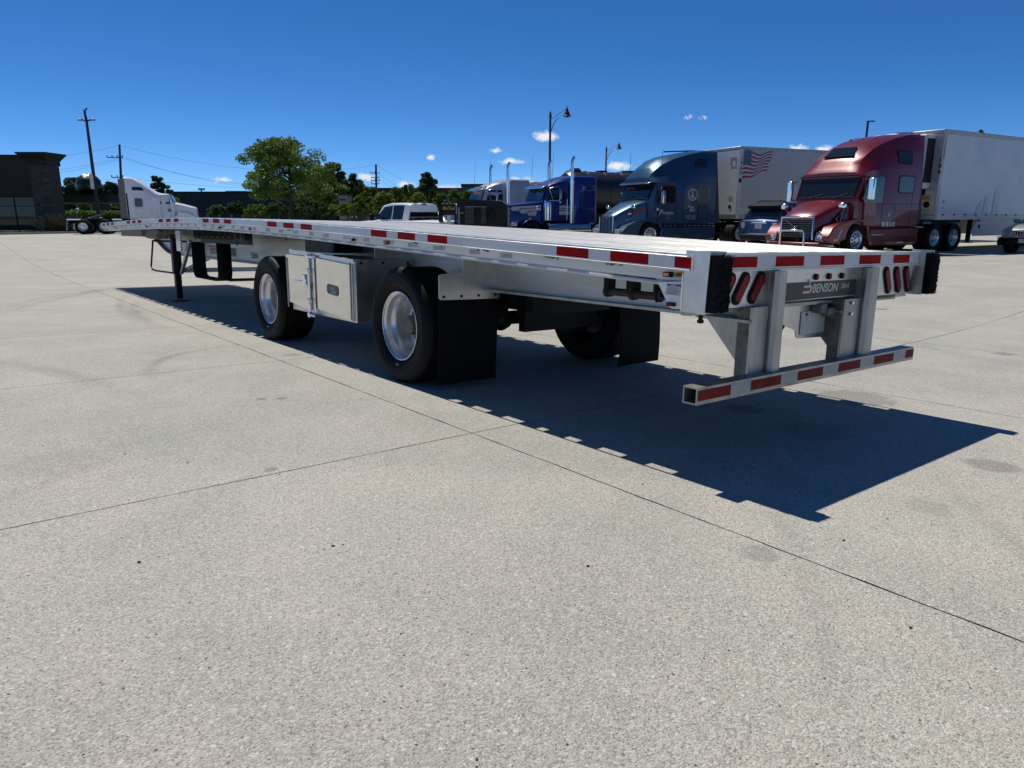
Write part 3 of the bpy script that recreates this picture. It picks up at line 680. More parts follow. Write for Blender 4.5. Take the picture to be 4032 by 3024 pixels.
bg_ = [(.020, 4.567, .745), (.020, 4.54, .765), (.020, 4.34, .752), (.020, 4.31, .73), (.020, 4.31, .675), (.020, 4.34, .655), (.020, 4.54, .668), (.020, 4.567, .69)]
bq = MB().plate(bg_, (-.003, 0, 0)).build('badge', badge_blue, tb)
text('TRUCK', 'lettering', (.0165, 4.49, .712), (0, -1, 0), (0, 0, 1), .034, mat('pale print', (.5, .52, .5), .5), bq, .0005, .015)
for i in range(3): MB().box((.0163, 4.36, .696-i*.011), (.0172, 4.49, .700-i*.011)).build('print_line', MATS['pale print'], bq)
# black board above the box, standing in for the shade under the deck
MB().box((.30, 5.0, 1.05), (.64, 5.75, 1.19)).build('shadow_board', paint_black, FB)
# white end plate with notice and winches near the tail
ep = MB().plate([(.034, .353, 1.017), (.034, .178, 1.03), (.034, .17, .885), (.034, .245, .884), (.034, .268, .892)], (.005, 0, 0)).build('end_plate', white_p, FB)
nt_ = MB().plate([(.031, .285, 1.012), (.031, .196, 1.012), (.031, .205, .955), (.031, .297, .957)], (.002, 0, 0)).build('notice_sheet', mat('notice paper', (.5, .52, .56), .6, 0, (12, .1)), ep)
MB().plate([(.0305, .286, 1.013), (.0305, .195, 1.013), (.0305, .196, 1.003), (.0305, .288, 1.003)], (.0008, 0, 0)).build('blue_band', mat('blue print', (.02, .04, .22), .5), nt_)
text('NOTICE', 'lettering', (.0300, .262, 1.0045), (0, -1, 0), (0, 0, 1), .010, white_p, nt_, .0002, .02)
for i in range(8): MB().box((.0303, .215, .994-i*.005), (.0309, .283, .9955-i*.005)).build('print_line', mat('grey print', (.2, .2, .22), .6), nt_)
ml = MB().box((.022, .222, .897), (.034, .280, .917)).build('marker_lamp', black, FB, bevel=.004)
MB().box((.018, .235, .901), (.023, .268, .912)).build('lens', lens_red, ml)
def winch(y, z, parent, sc=1.):
    w = MB()
    for yy in (-.085, .085):
        w.plate([(.075, y+yy*sc, z), (.17, y+yy*sc, z), (.17, y+yy*sc, z-.085*sc), (.15, y+yy*sc, z-.125*sc), (.10, y+yy*sc, z-.125*sc), (.075, y+yy*sc, z-.09*sc)], (0, .007, 0))
    w.box((.075, y-.09*sc, z-.004), (.175, y+.10*sc, z+.004))
    o = w.build('winch', rusty, parent)
    MB().tube([(.12, y-.11*sc, z-.095*sc), (.12, y+.12*sc, z-.095*sc)], .022*sc, 10).build('drum', rusty, o, 40)
    MB().lathe([(0, .0), (0, .034*sc), (.012, .034*sc), (.012, 0)], (.12, y+.095*sc, z-.095*sc), (0, 1, 0), 12).build('ratchet_wheel', rusty, o)
    return o
winch(.70, 1.036, FB, 1.05); winch(.50, 1.032, FB, 1.05)
b = MB(); b.lathe([(0, .014), (0, .030), (.012, .030), (.012, .014)], (.10, .375, .945), (1, .2, 0), 16, True); b.build('winch_ring', rusty, FB, 40)
for i in range(9): winch(9.36-i*.255, zr(9.2)-.17, FB, 1.0)
MB().box((.19, 7.2, zr(8)-.34), (.20, 9.5, zr(8)-.17)).build('winch_shroud', black, FB)
MB().box((.10, 7.2, zr(7.4)-.29), (.108, 7.62, zr(7.4)-.175)).build('sliding_plate', rusty, FB)
MB().tube([(.1, 7.55, 1.15), (.09, 7.50, 1.09), (.09, 7.46, 1.09), (.1, 7.42, 1.15)], .006, 6).build('hook', black, FB)
MB().box((.55, 6.95, 1.16), (.553, 6.99, 1.30)).build('red_mark', mat_redf, FB)
# lettering on the beam
bm = mat('dark blue print', (.02, .02, .035), .4)
def onbeam(u, v): return (.634, u, v)
text('BENSON', 'lettering', (.636, 10.25, .885), (0, -1, 0), (0, 0, 1), .185, bm, FB, .001, .025, .15, sx=1.28)
text('524 A', 'lettering', (.636, 8.62, .882), (0, -1, 0), (0, 0, 1), .125, bm, FB, .001, .008, 0, sx=.95)
em = MB().box((.632, 10.22, .93), (.637, 10.62, 1.0)).build('emblem_bar', mat('red print', (.35, .02, .03), .4), FB)
for (z0, z1) in ((.90, .92), (1.01, 1.03)): MB().box((.632, 10.2, z0), (.637, 10.66, z1)).build('emblem', bm, em)
# tyre carrier straps, landing gear
cr = MB()
def strap(y0, y1, x0, x1, zt, zb):
    b = MB(); P_ = [(y0, zt), (y0-.0, zb+.12), (y0-.06, zb+.03), (y0-.16, zb), (y1+.16, zb), (y1+.04, zb+.03), (y1, zb+.12), (y1, zt)]
    for i, (y, z) in enumerate(P_): b.v += [(x0, y, z), (x1, y, z)]
    b.f = [(2*i, 2*i+1, 2*i+3, 2*i+2) for i in range(len(P_)-1)]
    o = b.build('carrier_strap', rubber_mat, FB, 50); md = o.modifiers.new('thick', 'SOLIDIFY'); md.thickness = .02; return o
strap(9.95, 8.62, .16, .36, 1.10, .55)
MB().tube([(.36, 8.8, .56), (.60, 8.4, .585), (.9, 8.2, .51), (1.3, 8.0, .49), (2.0, 7.8, .50)], .022, 8).build('cross_tube', black, FB, 40)
for xl in (.42, 2.10):
    lg = MB().box((xl-.07, 11.93, .50), (xl+.07, 12.09, 1.20)).build('landing_leg', black, FB, bevel=.008)
    MB().box((xl-.05, 11.95, .04), (xl+.05, 12.07, .52)).build('inner_leg', black, lg)
    MB().box((xl-.13, 11.87, .0), (xl+.13, 12.15, .02)).build('foot', black, lg)
    MB().box((xl-.075, 11.90, .495), (xl+.075, 12.12, .525)).build('collar', black, lg)
    MB().box((xl-.035, 11.925, 1.15), (xl+.035, 11.93, 1.175)).build('maker_plate', alu, lg)
    MB().plate([(xl-.02, 11.78, .50), (xl-.02, 11.70, .52), (xl-.02, 10.95, 1.09), (xl-.02, 11.08, 1.12)], (.05, 0, 0)).build('brace', alu_beam, FB)
    MB().tube([(xl+.02, 11.8, .55), (xl+(.45 if xl < 1 else -.45), 11.0, .88)], .03, 6).build('diagonal_brace', alu_beam, FB)
MB().box((.46, 11.93, .52), (2.08, 11.98, .60)).build('leg_cross_tube', alu_beam, FB)
MB().tube([(.62, 12.0, 1.08), (.30, 12.4, 1.08), (.22, 12.78, 1.08)], .018, 8).build('gear_shaft', black, FB, 40)
MB().tube([(.22, 12.80, 1.09), (.22, 12.84, 1.02), (.22, 13.12, .60), (.22, 13.05, .54), (.24, 12.85, .52), (.34, 12.1, .515)], .017, 8).build('crank_handle', black, FB, 40)
MB().box((.34, 11.30, .92), (.365, 11.60, 1.27)).build('glad_panel', white_p, FB)
for i in range(7): MB().lathe([(0, 0), (0, .014), (.006, .014), (.006, 0)], (.338, 11.28, .94+i*.055), (-1, 0, 0), 8).build('bolt', black, FB)
MB().box((.336, 11.16, .995), (.34, 11.22, 1.06)).build('yellow_label', mat('bright yellow label', (.7, .6, .05), .5), FB)
# dunnage slung under the nose
for i in range(4): MB().box((.12+i*.095, 13.2, zr(14)-.30), (.205+i*.095, 15.2, zr(14)-.178)).build('timber', wood, FB, bevel=.006)
for i in range(3):
    o = MB().box((-.045, -.42, -.07), (.045, .42, .07)).build('timber', wood, FB, bevel=.006); o.location = (.17+i*.10, 12.45, zr(12.4)-.27); o.rotation_euler = (0, R(18-i*9), 0)

# running gear between the beams; the black boxes are added to hide daylight there
MB().box((.80, 2.3, .64), (.90, 7.0, .80)).build('bogie_infill_rail', black, FB); MB().box((1.69, 2.3, .64), (1.79, 7.0, .80)).build('bogie_infill_rail', black, FB)
for y in (2.45, 3.9, 5.4, 6.9): MB().box((.80, y-.06, .60), (1.79, y+.06, .78)).build('bogie_infill_member', black, FB)
for y in (3.151, 6.26):
    for x in (.95, 1.64):
        MB().lathe([(0, 0), (0, .085), (.05, .09), (.06, .10), (.075, .10), (.085, .09), (.16, .08), (.17, 0)], (x, y-.28, .52), (0, 1, -.2), 18).build('brake_chamber', black, FB, 40)
    for s_, x in ((1, .44), (-1, WD-.44)): MB().lathe([(0, 0), (0, .20), (.22*s_, .205), (.22*s_, 0)], (x, y, HZ), (1, 0, 0), 28).build('brake_drum', rusty, FB, 40)
    MB().box((1.0, y-.5, .42), (1.9, y-.42, .62)).build('air_bag_beam', black, FB)
MB().lathe([(0, 0), (0, .15), (.95, .15), (.95, 0)], (.85, 4.6, .62), (1, 0, 0), 20).build('air_tank', black, FB, 40)
# ------------------------------------------------------------------ vehicles (own coordinates: x forward, y to its left, z up)
def vroot(name, label, cat, px, py, heading, near=0, group=None, z=None):
    """heading in degrees clockwise from +Y; near=+1/-1 when (px,py) is a point of its left/right flank, 1.25 m off the centre line"""
    h = R(heading); f = Vector((math.sin(h), math.cos(h), 0)); l = Vector((-math.cos(h), math.sin(h), 0))
    p = Vector((px, py, 0))-l*(1.25*near)
    z = ground_z(p.x, p.y) if z is None else z
    return empty(name, label, cat, mw=Matrix(((f.x, l.x, 0, p.x), (f.y, l.y, 0, p.y), (0, 0, 1, z), (0, 0, 0, 1))), group=group)
def twheel(root, x, y, r=.5, w=.27, kind='rear', rimm=rim_m, name='wheel'):
    s = 1 if y > 0 else -1; ax = (0, -s, 0); c = (x, y, r*.985)
    t = MB().lathe([(.03, r*.58), (.008, r*.7), (0, r*.82), (.01, r*.93), (.04, r*.985), (w*.3, r), (w*.34, r*.975), (w*.38, r), (w*.62, r), (w*.66, r*.975), (w*.7, r), (w-.04, r*.985), (w-.01, r*.93), (w, r*.8), (w-.03, r*.58)], c, ax, 36, True).build(name, rubber, root, 35)
    if kind == 'rear': rp = [(.03, r*.56), (.025, r*.585), (.035, r*.59), (.05, r*.55), (.10, r*.5), (.16, r*.47), (.17, r*.40), (.165, r*.22), (.08, r*.20), (.03, r*.17), (.02, 0)]
    else: rp = [(.03, r*.56), (.025, r*.585), (.035, r*.59), (.05, r*.54), (.07, r*.50), (.055, r*.42), (.04, r*.26), (.0, r*.22), (-.02, r*.18), (-.03, 0)]
    rm = MB().lathe(rp, c, ax, 32).build('rim', rimm, t, 30)
    b = MB()
    for k in range(10 if kind != 'rear' else 8):
        a = 2*math.pi*k/(10 if kind != 'rear' else 8); q = (x+r*.36*math.cos(a), y-s*(.045 if kind != 'rear' else .158), c[2]+r*.36*math.sin(a)); b.lathe([(0, 0), (-.012, r*.055), (.0, r*.07)], q, ax, 8)
    b.build('hand_holes', black, rm)
    return t
def hp(wb, zb, zsh, wc, zc, zt):
    return [(0, zb), (wb-.06, zb), (wb, zb+.07), (wb, zsh), (wb*.55+wc*.45, zsh+(zc-zsh)*.5), (wc, zc), (wc-.10, zc+(zt-zc)*.6), (wc*.55, zt-.012), (0, zt)]
def side_y(st, x, z):
    """half width of a lofted body at (x, z)"""
    st = sorted(st); x = min(max(x, st[0][0]), st[-1][0])
    for a, b in zip(st, st[1:]):
        if a[0] <= x <= b[0]: break
    t = (x-a[0])/max(1e-6, b[0]-a[0]); A = [p+(q-p)*t for p, q in zip(a[1:], b[1:])]
    pts = hp(A[0], A[5], A[1], A[2], A[3], A[4])
    for p, q in zip(pts[2:], pts[3:]):
        if p[1] <= z <= q[1]: return p[0]+(q[0]-p[0])*(z-p[1])/max(1e-6, q[1]-p[1])
    return pts[3][0]
def rrect(x0, x1, z0, z1, r=.05, n=4):
    P = []
    for cx, cz, a in ((x1-r, z1-r, 0), (x0+r, z1-r, 90), (x0+r, z0+r, 180), (x1-r, z0+r, 270)):
        for i in range(n+1): w = R(a+90*i/n); P.append((cx+r*math.cos(w), cz+r*math.sin(w)))
    return P
def panel(root, name, poly, st, side, m, off=.006, th=.02, label=None):
    o = MB().plate([(x, side*(side_y(st, x, z)+off), z) for x, z in poly], (0, -side*th, 0)).build(name, m, root); return o
def frame_loop(root, name, poly, st, side, m, r=.012, off=.006):
    P = [(x, side*(side_y(st, x, z)+off), z) for x, z in poly]; P.append(P[0]); P.append(P[1])
    return MB().tube(P, r, 6, False).build(name, m, root, 60)
def seam(root, pts, st, side, m=black, r=.006):
    return MB().tube([(x, side*(side_y(st, x, z)+.001), z) for x, z in pts], r, 4).build('panel_seam', m, root)
def mirror(root, x, y, z0, z1, side, m=chrome, arm=None, w=.12):
    b = MB().box((x-.05, min(y, y+side*.2), z0), (x+.07, max(y, y+side*.2), z1)).build('wing_mirror', m, root, bevel=.03)
    MB().box((x-.056, min(y, y+side*.2)+.02, z0+.03), (x-.05, max(y, y+side*.2)-.02, z1-.03)).build('mirror_glass', glass, b)
    MB().tube([(x+.02, y+side*.04, z1-.06), (x+.06, y-side*.22, z1-.03)], .018, 6).build('mirror_arm', arm or black, root)
    MB().tube([(x+.02, y+side*.04, z0+.06), (x+.06, y-side*.22, z0+.04)], .018, 6).build('mirror_arm', arm or black, root)
    return b
def chassis(root, x_rear, x_front, xs_rear, x_steer, r=.5, rimk=rim_m):
    b = MB(); b.box((x_rear, -.45, .72), (x_front, -.37, .98)); b.box((x_rear, .37, .72), (x_front, .45, .98)); b.box((x_rear, -.4, .75), (x_rear+.1, .4, .95))
    b.build('chassis_frame', black, root)
    for x in xs_rear:
        for s in (1, -1): twheel(root, x, s*1.24, r, .58, 'rear', rimk)
        MB().tube([(x, -.7, .5), (x, .7, .5)], .1, 10).build('axle', black, root)
    for s in (1, -1): twheel(root, x_steer, s*1.22, r, .29, 'front', rimk)
    MB().tube([(x_steer, -.9, .48), (x_steer, .9, .48)], .06, 8).build('axle', black, root)
def van_trailer(root, m_side, ribs=True, length=16.1, H=4.1):
    """box trailer; its nose at x=0, behind that towards -x"""
    fl = 1.13
    MB().box((-length, -1.25, fl), (-.0, 1.25, H-.13)).build('trailer_body', m_side, root, bevel=.02)
    MB().box((-length-.01, -1.262, H-.135), (.012, 1.262, H)).build('top_rail', alu, root, bevel=.02)
    MB().box((-length-.01, -1.268, fl-.02), (.012, 1.268, fl+.17)).build('base_rail', offwhite if ribs else alu, root)
    for s in (1, -1):
        MB().box((-.16, min(s*1.252, s*1.275), fl), (.02, max(s*1.252, s*1.275), H-.12)).build('corner_trim', alu if ribs else offwhite, root, bevel=.008)
        for i in range(12 if s > 0 else 0):
            x = -.45-i*.72
            MB().box((x-.15, 1.268, fl+.175-.05), (x, 1.272, fl+.175)).build('reflective_tape', mat_red, root)
            MB().box((x-.32, 1.268, fl+.125), (x-.16, 1.272, fl+.175)).build('reflective_tape', mat_tapew, root)
        if ribs:
            for i in range(20):
                z = fl+.28+i*.128; MB().box((-length+.05, min(s*1.25, s*1.256), z), (-.17, max(s*1.25, s*1.256), z+(.012 if i % 3 else .02))).build('side_rib', m_side, root)
    for x in (-12.8, -14.05):
        for s in (1, -1): twheel(root, x, s*1.24, .5, .58)
        MB().tube([(x, -.7, .5), (x, .7, .5)], .08, 8).build('axle', black, root)
    for s in (1, -1):
        lg = MB().box((-3.05, s*.95-.06, .35), (-2.92, s*.95+.06, 1.12)).build('landing_leg', black, root)
        MB().box((-3.12, s*.95-.13, .26), (-2.85, s*.95+.13, .285)).build('foot', black, lg)
        MB().box((-3.04, s*.95-.05, .28), (-2.93, s*.95+.05, .4)).build('inner_leg', black, lg)
    MB().box((-15.6, -.5, .8), (-11.6, .5, 1.0)).build('bogie_frame', black, root)
    MB().box((-2.2, -1.0, 1.0), (-.4, 1.0, 1.12)).build('coupler_plate', black, root)

# --- red sleeper tractor
def aero_tractor(root, paint, st, wsx, hood, fender, side, dark=None, lower=.85, sky=True):
    """st stations (x, half width, shoulder z, crease half width, crease z, top z, bottom z)"""
    b = MB(); b.loft([(s[0], hp(s[1], s[6], s[2], s[3], s[4], s[5])) for s in st]); body = b.build('cab_body', paint, root, 28)
    (xt, zt_, wt), (xb, zb_, wb) = wsx
    cw = MB(); cw.loft([(xt-.5, hp(1.22, lower, zt_-.12, 1.16, zt_-.04, zt_)), (xt, hp(wt+.07, lower, zt_-.12, wt+.06, zt_-.03, zt_)), (xb, hp(wb+.07, lower, zb_-.12, wb+.06, zb_-.04, zb_))])
    cw.build('cowl', paint, root, 28)
    ws = MB(); d = Vector((zt_-zb_, 0, xb-xt)).normalized(); 
    pts = [(xb-.03, -wb, zb_+.04), (xb-.03, wb, zb_+.04), (xt+.02, wt, zt_-.05), (xt+.02, -wt, zt_-.05)]
    pts = [Vector(p)+Vector((abs(d.x), 0, abs(d.z)))*.035 for p in pts]
    w_ = ws.plate(pts, (-.02, 0, -.01)).build('windscreen', glass, root)
    fr = [Vector(p) for p in pts]+[Vector(pts[0]), Vector(pts[1])]
    MB().tube(fr, .02, 6, False).build('windscreen_seal', black, w_)
    for s in (-.55, .35): MB().tube([Vector((xb+.03, s, zb_+.04)), Vector((xb-.02, s+.45, zb_+.16))], .012, 5).build('wiper', black, w_)
    (hx0, hw0, hz0), (hx1, hw1, hz1) = hood
    h = MB()
    secs = []
    for i in range(7):
        t = i/6; x = hx0+(hx1-hx0)*t; w = hw0+(hw1-hw0)*t; z = hz0+(hz1-hz0)*(t**1.35)
        secs.append((x, [(0, .55), (w*.98, .55), (w, .7), (w, z-.16), (w-.02, z-.07), (w-.09, z-.02), (w*.45, z+.03), (0, z+.045)]))
    z = hz1
    secs.append((hx1+.07, [(0, .56), (hw1*.94, .56), (hw1*.95, .7), (hw1*.95, z-.22), (hw1-.06, z-.15), (hw1-.12, z-.09), (hw1*.45, z-.04), (0, z-.03)]))
    h.loft(secs); h.build('hood', paint, root, 40)
    return body
RED = vroot('sleeper_tractor', 'dark red sleeper semi tractor with bull bar, coupled to a white ribbed trailer', 'semi truck', 24.3, 8.66, 277.5, 1, z=ZF)
rst = [(.98, 1.25, 2.7, 1.10, 3.80, 3.95, .85), (1.5, 1.25, 2.7, 1.08, 3.76, 3.93, .85), (2.2, 1.25, 2.7, 1.04, 3.55, 3.84, .85), (2.9, 1.25, 2.68, 1.0, 3.28, 3.66, .85), (3.3, 1.25, 2.68, .99, 3.11, 3.48, .85), (3.65, 1.24, 2.64, .98, 2.95, 3.24, .85), (3.9, 1.22, 2.60, .97, 2.80, 2.96, .9), (3.97, 1.21, 2.56, .98, 2.74, 2.84, 2.42), (4.06, 1.19, 2.50, 1.0, 2.64, 2.74, 2.42), (4.14, 1.14, 2.48, 1.0, 2.56, 2.62, 2.44)]
aero_tractor(RED, red_p, rst, ((4.02, 2.50, 1.08), (4.26, 1.78, 1.02)), ((4.15, .98, 1.74), (5.45, .64, 1.27)), None, 1)
s = 1
for sd_ in (1, -1):
    panel(RED, 'side_window', [(4.02, 1.66), (3.06, 1.66), (3.06, 2.40), (3.15, 2.46), (3.88, 2.46), (4.10, 1.80)], [(q[0], *q[1:]) for q in rst if q[0] < 3.9]+[(4.3, 1.25, 2.6, 1, 2.8, 3, .8)], sd_, glass, .012)
    panel(RED, 'sleeper_window', rrect(1.42, 2.24, 2.0, 2.5, .08), rst, sd_, glass, .012)
    frame_loop(RED, 'window_surround', rrect(1.40, 2.26, 1.98, 2.52, .09), rst, sd_, black, .014)
    panel(RED, 'sleeper_window', rrect(1.62, 2.30, 2.92, 3.30, .08), rst, sd_, glass, .014, .05)
    frame_loop(RED, 'window_surround', rrect(1.60, 2.32, 2.90, 3.32, .09), rst, sd_, black, .014)
    for pts in ([(3.02, .88), (3.02, 2.62)], [(4.0, .9), (4.02, 1.6)], [(1.42, .88), (1.42, 2.66)], [(1.0, 2.68), (3.8, 2.68)], [(1.0, 1.62), (3.0, 1.62)], [(2.35, .9), (2.35, 1.6)]): seam(RED, pts, rst, sd_)
    # roof fairing extender, side skirts, steps
    MB().plate([(.98, sd_*1.24, .95), (.70, sd_*1.22, 1.0), (.82, sd_*1.06, 3.86), (1.0, sd_*1.10, 3.86)], (0, -sd_*.03, 0)).build('side_extender', mat('dark grey rubber trim', (.035, .035, .037), .6), RED)
    MB().box((.75, min(sd_*1.0, sd_*1.22), .27), (3.5, max(sd_*1.0, sd_*1.22), .84)).build('side_skirt', red_p, RED, bevel=.04)
    for (x0, x1, z) in ((2.75, 3.4, .62), (.95, 1.3, .90), (.9, 1.25, .33), (1.6, 2.0, .36)): MB().box((x0, min(sd_*1.2, sd_*1.245), z), (x1, max(sd_*1.2, sd_*1.245), z+.035)).build('step_trim', chrome, RED, bevel=.008)
    arch = [(4.14+.56*math.cos(R(a)), .5+.56*math.sin(R(a))) for a in range(180, -1, -12)]
    fen = [(3.52, .42)]+[(x, z) for x, z in arch]+[(5.30, .36), (5.52, .42), (5.58, .60), (5.35, .90), (4.9, 1.04), (4.2, 1.16), (3.7, 1.12), (3.52, .95)]
    MB().plate([(x, sd_*1.215, z) for x, z in fen], (0, -sd_*.52, 0)).build('fender', red_p, RED, bevel=.05)
    hl = MB().plate([(5.52, sd_*1.0, .44), (5.60, sd_*.78, .46), (5.52, sd_*.74, .72), (5.20, sd_*1.05, .88), (4.92, sd_*1.225, .84), (5.1, sd_*1.228, .5)], (.035, sd_*.012, .02)).build('headlight', lens_clear, RED, bevel=.01)
    MB().lathe([(0, 0), (.01, .07), (.0, .085)], (5.585, sd_*.90, .60), (1, .2*sd_, 0), 16).build('headlight_bulb', chrome, hl)
    MB().box((5.12, min(sd_*1.20, sd_*1.235), .46), (5.35, max(sd_*1.20, sd_*1.235), .55)).build('indicator', lens_amber, RED, bevel=.01)
    mirror(RED, 4.10, sd_*1.42, 1.72, 2.40, sd_, chrome if sd_ < 0 else chrome)
    hm = MB().box((4.78, min(sd_*.98, sd_*1.2), 1.46), (4.95, max(sd_*.98, sd_*1.2), 1.64)).build('hood_mirror', chrome, RED, bevel=.05)
    MB().tube([(4.85, sd_*1.08, 1.48), (4.95, sd_*.92, 1.38), (5.0, sd_*.78, 1.36)], .02, 6).build('mirror_arm', red_p, RED)
    MB().plate([(5.0, sd_*.80, .92), (4.85, sd_*.90, 1.15), (4.55, sd_*.955, 1.45), (4.42, sd_*.97, 1.48), (4.42, sd_*.97, 1.40), (4.55, sd_*.965, 1.32), (4.68, sd_*.95, .95)], (0, sd_*.012, 0)).build('air_intake', black, RED)
    frame_loop(RED, 'intake_trim', [(4.72, 1.0), (4.62, 1.30), (4.42, 1.42), (4.42, 1.46), (4.58, 1.38), (4.86, 1.16)], [(4, .99, 2, .9, 2.1, 2.2, .5), (4.5, .972, 2, .9, 2.1, 2.2, .5), (5.2, .83, 2, .7, 2.1, 2.2, .5)], sd_, alu_pol, .010)
MB().plate([(3.79, -.55, 3.115), (3.79, .55, 3.115), (3.44, .42, 3.42), (3.44, -.42, 3.42)], (.02, 0, .02)).build('roof_window', glass, RED)
MB().tube([(1.2, 1.06, 3.93), (2.3, .95, 3.86)], .02, 6).build('roof_lamp_bar', red_p, RED)
for y in (-1.0, -.5, 0, .5, 1.0): MB().lathe([(0, 0), (.0, .05), (.03, .045), (.05, .02), (.05, 0)], (2.6 if abs(y) < .9 else 1.4, y*.9, 3.74 if abs(y) < .9 else 3.86), (0, 0, 1), 10).build('roof_marker', lens_amber if abs(y) < .9 else chrome, RED)
gr = MB(); gr.plate([(5.525, -.56, .54), (5.525, .56, .54), (5.515, .56, 1.17), (5.515, -.56, 1.17)], (.004, 0, 0)); grille = gr.build('grille', black, RED)
MB().tube([(5.56, -.62, .50), (5.55, -.60, 1.20), (5.55, .60, 1.20), (5.56, .62, .50)], .035, 8).build('grille_frame', chrome, grille, 60)
for i in range(9): MB().box((5.53, -.56, .60+i*.066), (5.545, .56, .608+i*.066)).build('grille_bar', alu, grille)
MB().tube([(5.56, -.50, 1.16), (5.565, .50, .50)], .02, 6).build('diagonal_trim', chrome, grille, 60)
MB().lathe([(0, .0), (.02, .06), (.03, .085), (0, .085)], (5.56, -.02, .84), (1, 0, 0), 20).build('round_emblem', chrome, grille, 30)
MB().lathe([(0, .028), (.012, .034), (.012, .050), (0, .056)], (5.588, -.02, .84), (1, 0, 0), 20).build('emblem_ring', badge_blue, grille)
MB().tube([(5.75, -.46, .20), (5.75, -.46, .70), (5.75, -.40, .79), (5.75, .40, .79), (5.75, .46, .70), (5.75, .46, .20)], .036, 10).build('bull_bar', chrome, RED, 60)
MB().box((5.55, -1.0, .25), (5.70, 1.0, .42)).build('bumper', red_p, RED, bevel=.05)
MB().box((5.50, -.10, 1.22), (5.53, .10, 1.245)).build('nose_trim', chrome, RED)
chassis(RED, -2.3, 5.3, (-.28, -1.5), 4.14)
for x, z, tx, sz in ((3.42, 1.28, '0.9', .07),): text(tx, 'lettering', (x+.3, 1.258, z), (-1, 0, 0), (0, 0, 1), sz, offwhite, RED, .001)
text('NEK EXPRESS INC', 'lettering', (2.2, 1.2535, 1.38), (-1, 0, 0), (0, 0, 1), .095, mat('dull gold print', (.35, .25, .16), .5), RED, .001)
for (x, w, m) in ((2.96, .15, offwhite), (2.74, .13, offwhite), (2.58, .10, mat('pale green print', (.3, .45, .33), .5)), (2.46, .1, mat('pale blue print', (.3, .42, .5), .5)), (2.34, .08, offwhite)): MB().box((x-w, 1.251, .90), (x, 1.256, 1.05)).build('permit_sticker', m, RED)
MB().lathe([(0, 0), (0, .06), (.003, .06), (.003, 0)], (2.62, 1.251, 1.28), (0, 1, 0), 16).build('round_sticker', MATS['pale blue print'], RED)
MB().box((-.02, -1.1, .0+.12), (.0, -.6, .7)).build('mudflap', rubber_mat, RED)
fp = MB().box((.05, 1.0, 1.02), (.06, 1.24, 1.14)); 
b_ = MB().box((.50, .45, .84), (.9, 1.23, .88)).build('deck_plate', alu, RED)
text('VOLVO', 'lettering', (.62, 1.262, .98), (-1, 0, 0), (0, 0, 1), .10, mat('pale blue print', (.3, .42, .5), .5), MB().box((-.9, 1.22, .94), (.75, 1.25, 1.12)).build('quarter_fender', rubber_mat, RED), .002, .01, sx=1.5)
# --- its trailer
RT = vroot('reefer_trailer', 'white ribbed refrigerated trailer with red and white tape behind the red tractor', 'trailer', 24.3, 8.66, 277.5, 1, z=ZF)
tr_side = mat('ribbed white trailer skin', (.50, .51, .53), .35, .35, (1.2, .12), (6, .12))
van_trailer(RT, tr_side, True)
ru = MB().box((.0, -1.0, 2.15), (.55, 1.0, 3.95)).build('cooling_unit', offwhite, RT, bevel=.08)
MB().box((.05, 1.0, 2.35), (.5, 1.012, 3.8)).build('intake_grille', black, ru); MB().box((.548, -.9, 2.4), (.56, .9, 3.6)).build('front_grille', black, ru)
lb = MB().box((.0, -1.1, 1.25), (.012, 1.22, 2.1)).build('front_panel', offwhite, RT)
MB().box((.012, .70, 1.78), (.02, 1.05, 1.92)).build('warning_sticker', mat('orange label', (.7, .30, .03), .5), lb)
MB().lathe([(0, 0), (0, .11), (.01, .11), (.01, 0)], (.012, .95, 1.62), (1, 0, 0), 18).build('round_port', black, lb)
MB().box((.012, .6, 1.95), (.05, .85, 2.15)).build('control_box', black, lb)
for i in range(3): MB().box((.0125, .75, 1.36+i*.05), (.0135, 1.12, 1.375+i*.05)).build('print_line', MATS['grey print'], lb)
for k, ch in enumerate('2000R'): text(ch, 'lettering', (-.06, 1.277, 3.70-k*.135), (-1, 0, 0), (0, 0, 1), .15, mat_red if k < 4 else mat('navy print', (.02, .03, .12), .5), RT, .001, .02)
for k, ch in enumerate('104'): text(ch, 'lettering', (.035, 1.21, 3.02-k*.19), (0, 1, 0), (0, 0, 1), .2, black, RT, .001, .015)
for (x, z, r_) in ((-.5, 1.72, .055), (-.48, 1.52, .04)): MB().lathe([(0, 0), (0, r_), (.003, r_), (.003, 0)], (x, 1.2505, z), (0, 1, 0), 14).build('round_sticker', MATS['grey print'], RT)
skp = [(-2.75, 1.12), (-2.45, 1.12), (-2.75, 1.0), (-2.40, .68), (-2.62, .50), (-11.2, .50), (-11.2, 1.12)]
for s_ in (1, -1): MB().plate([(x, s_*1.22, z) for x, z in [(-3.02, 1.13), (-2.80, .92), (-2.60, .70), (-2.78, .52), (-11.2, .50), (-11.2, 1.13)]], (0, -s_*.02, 0)).build('aero_skirt', offwhite, RT)
for (x, z) in ((-3.05, 1.10), (-3.12, .86)): MB().lathe([(0, 0), (0, .07), (.01, .07), (.01, 0)], (x, 1.222, z), (0, 1, 0), 14).build('round_port', black, RT)
for (x0, x1, z0, z1) in ((-3.5, -3.15, 1.30, 1.95), (-4.25, -3.8, 1.30, 2.25)): MB().plate([(x0, 1.2575, z0), (x1, 1.2575, z0+.02), (x1-.04, 1.2575, z1-.05), (x0+.06, 1.2575, z1)], (0, .003, 0)).build('repair_patch', mat('pale patch', (.50, .56, .55), .4, .2), RT)
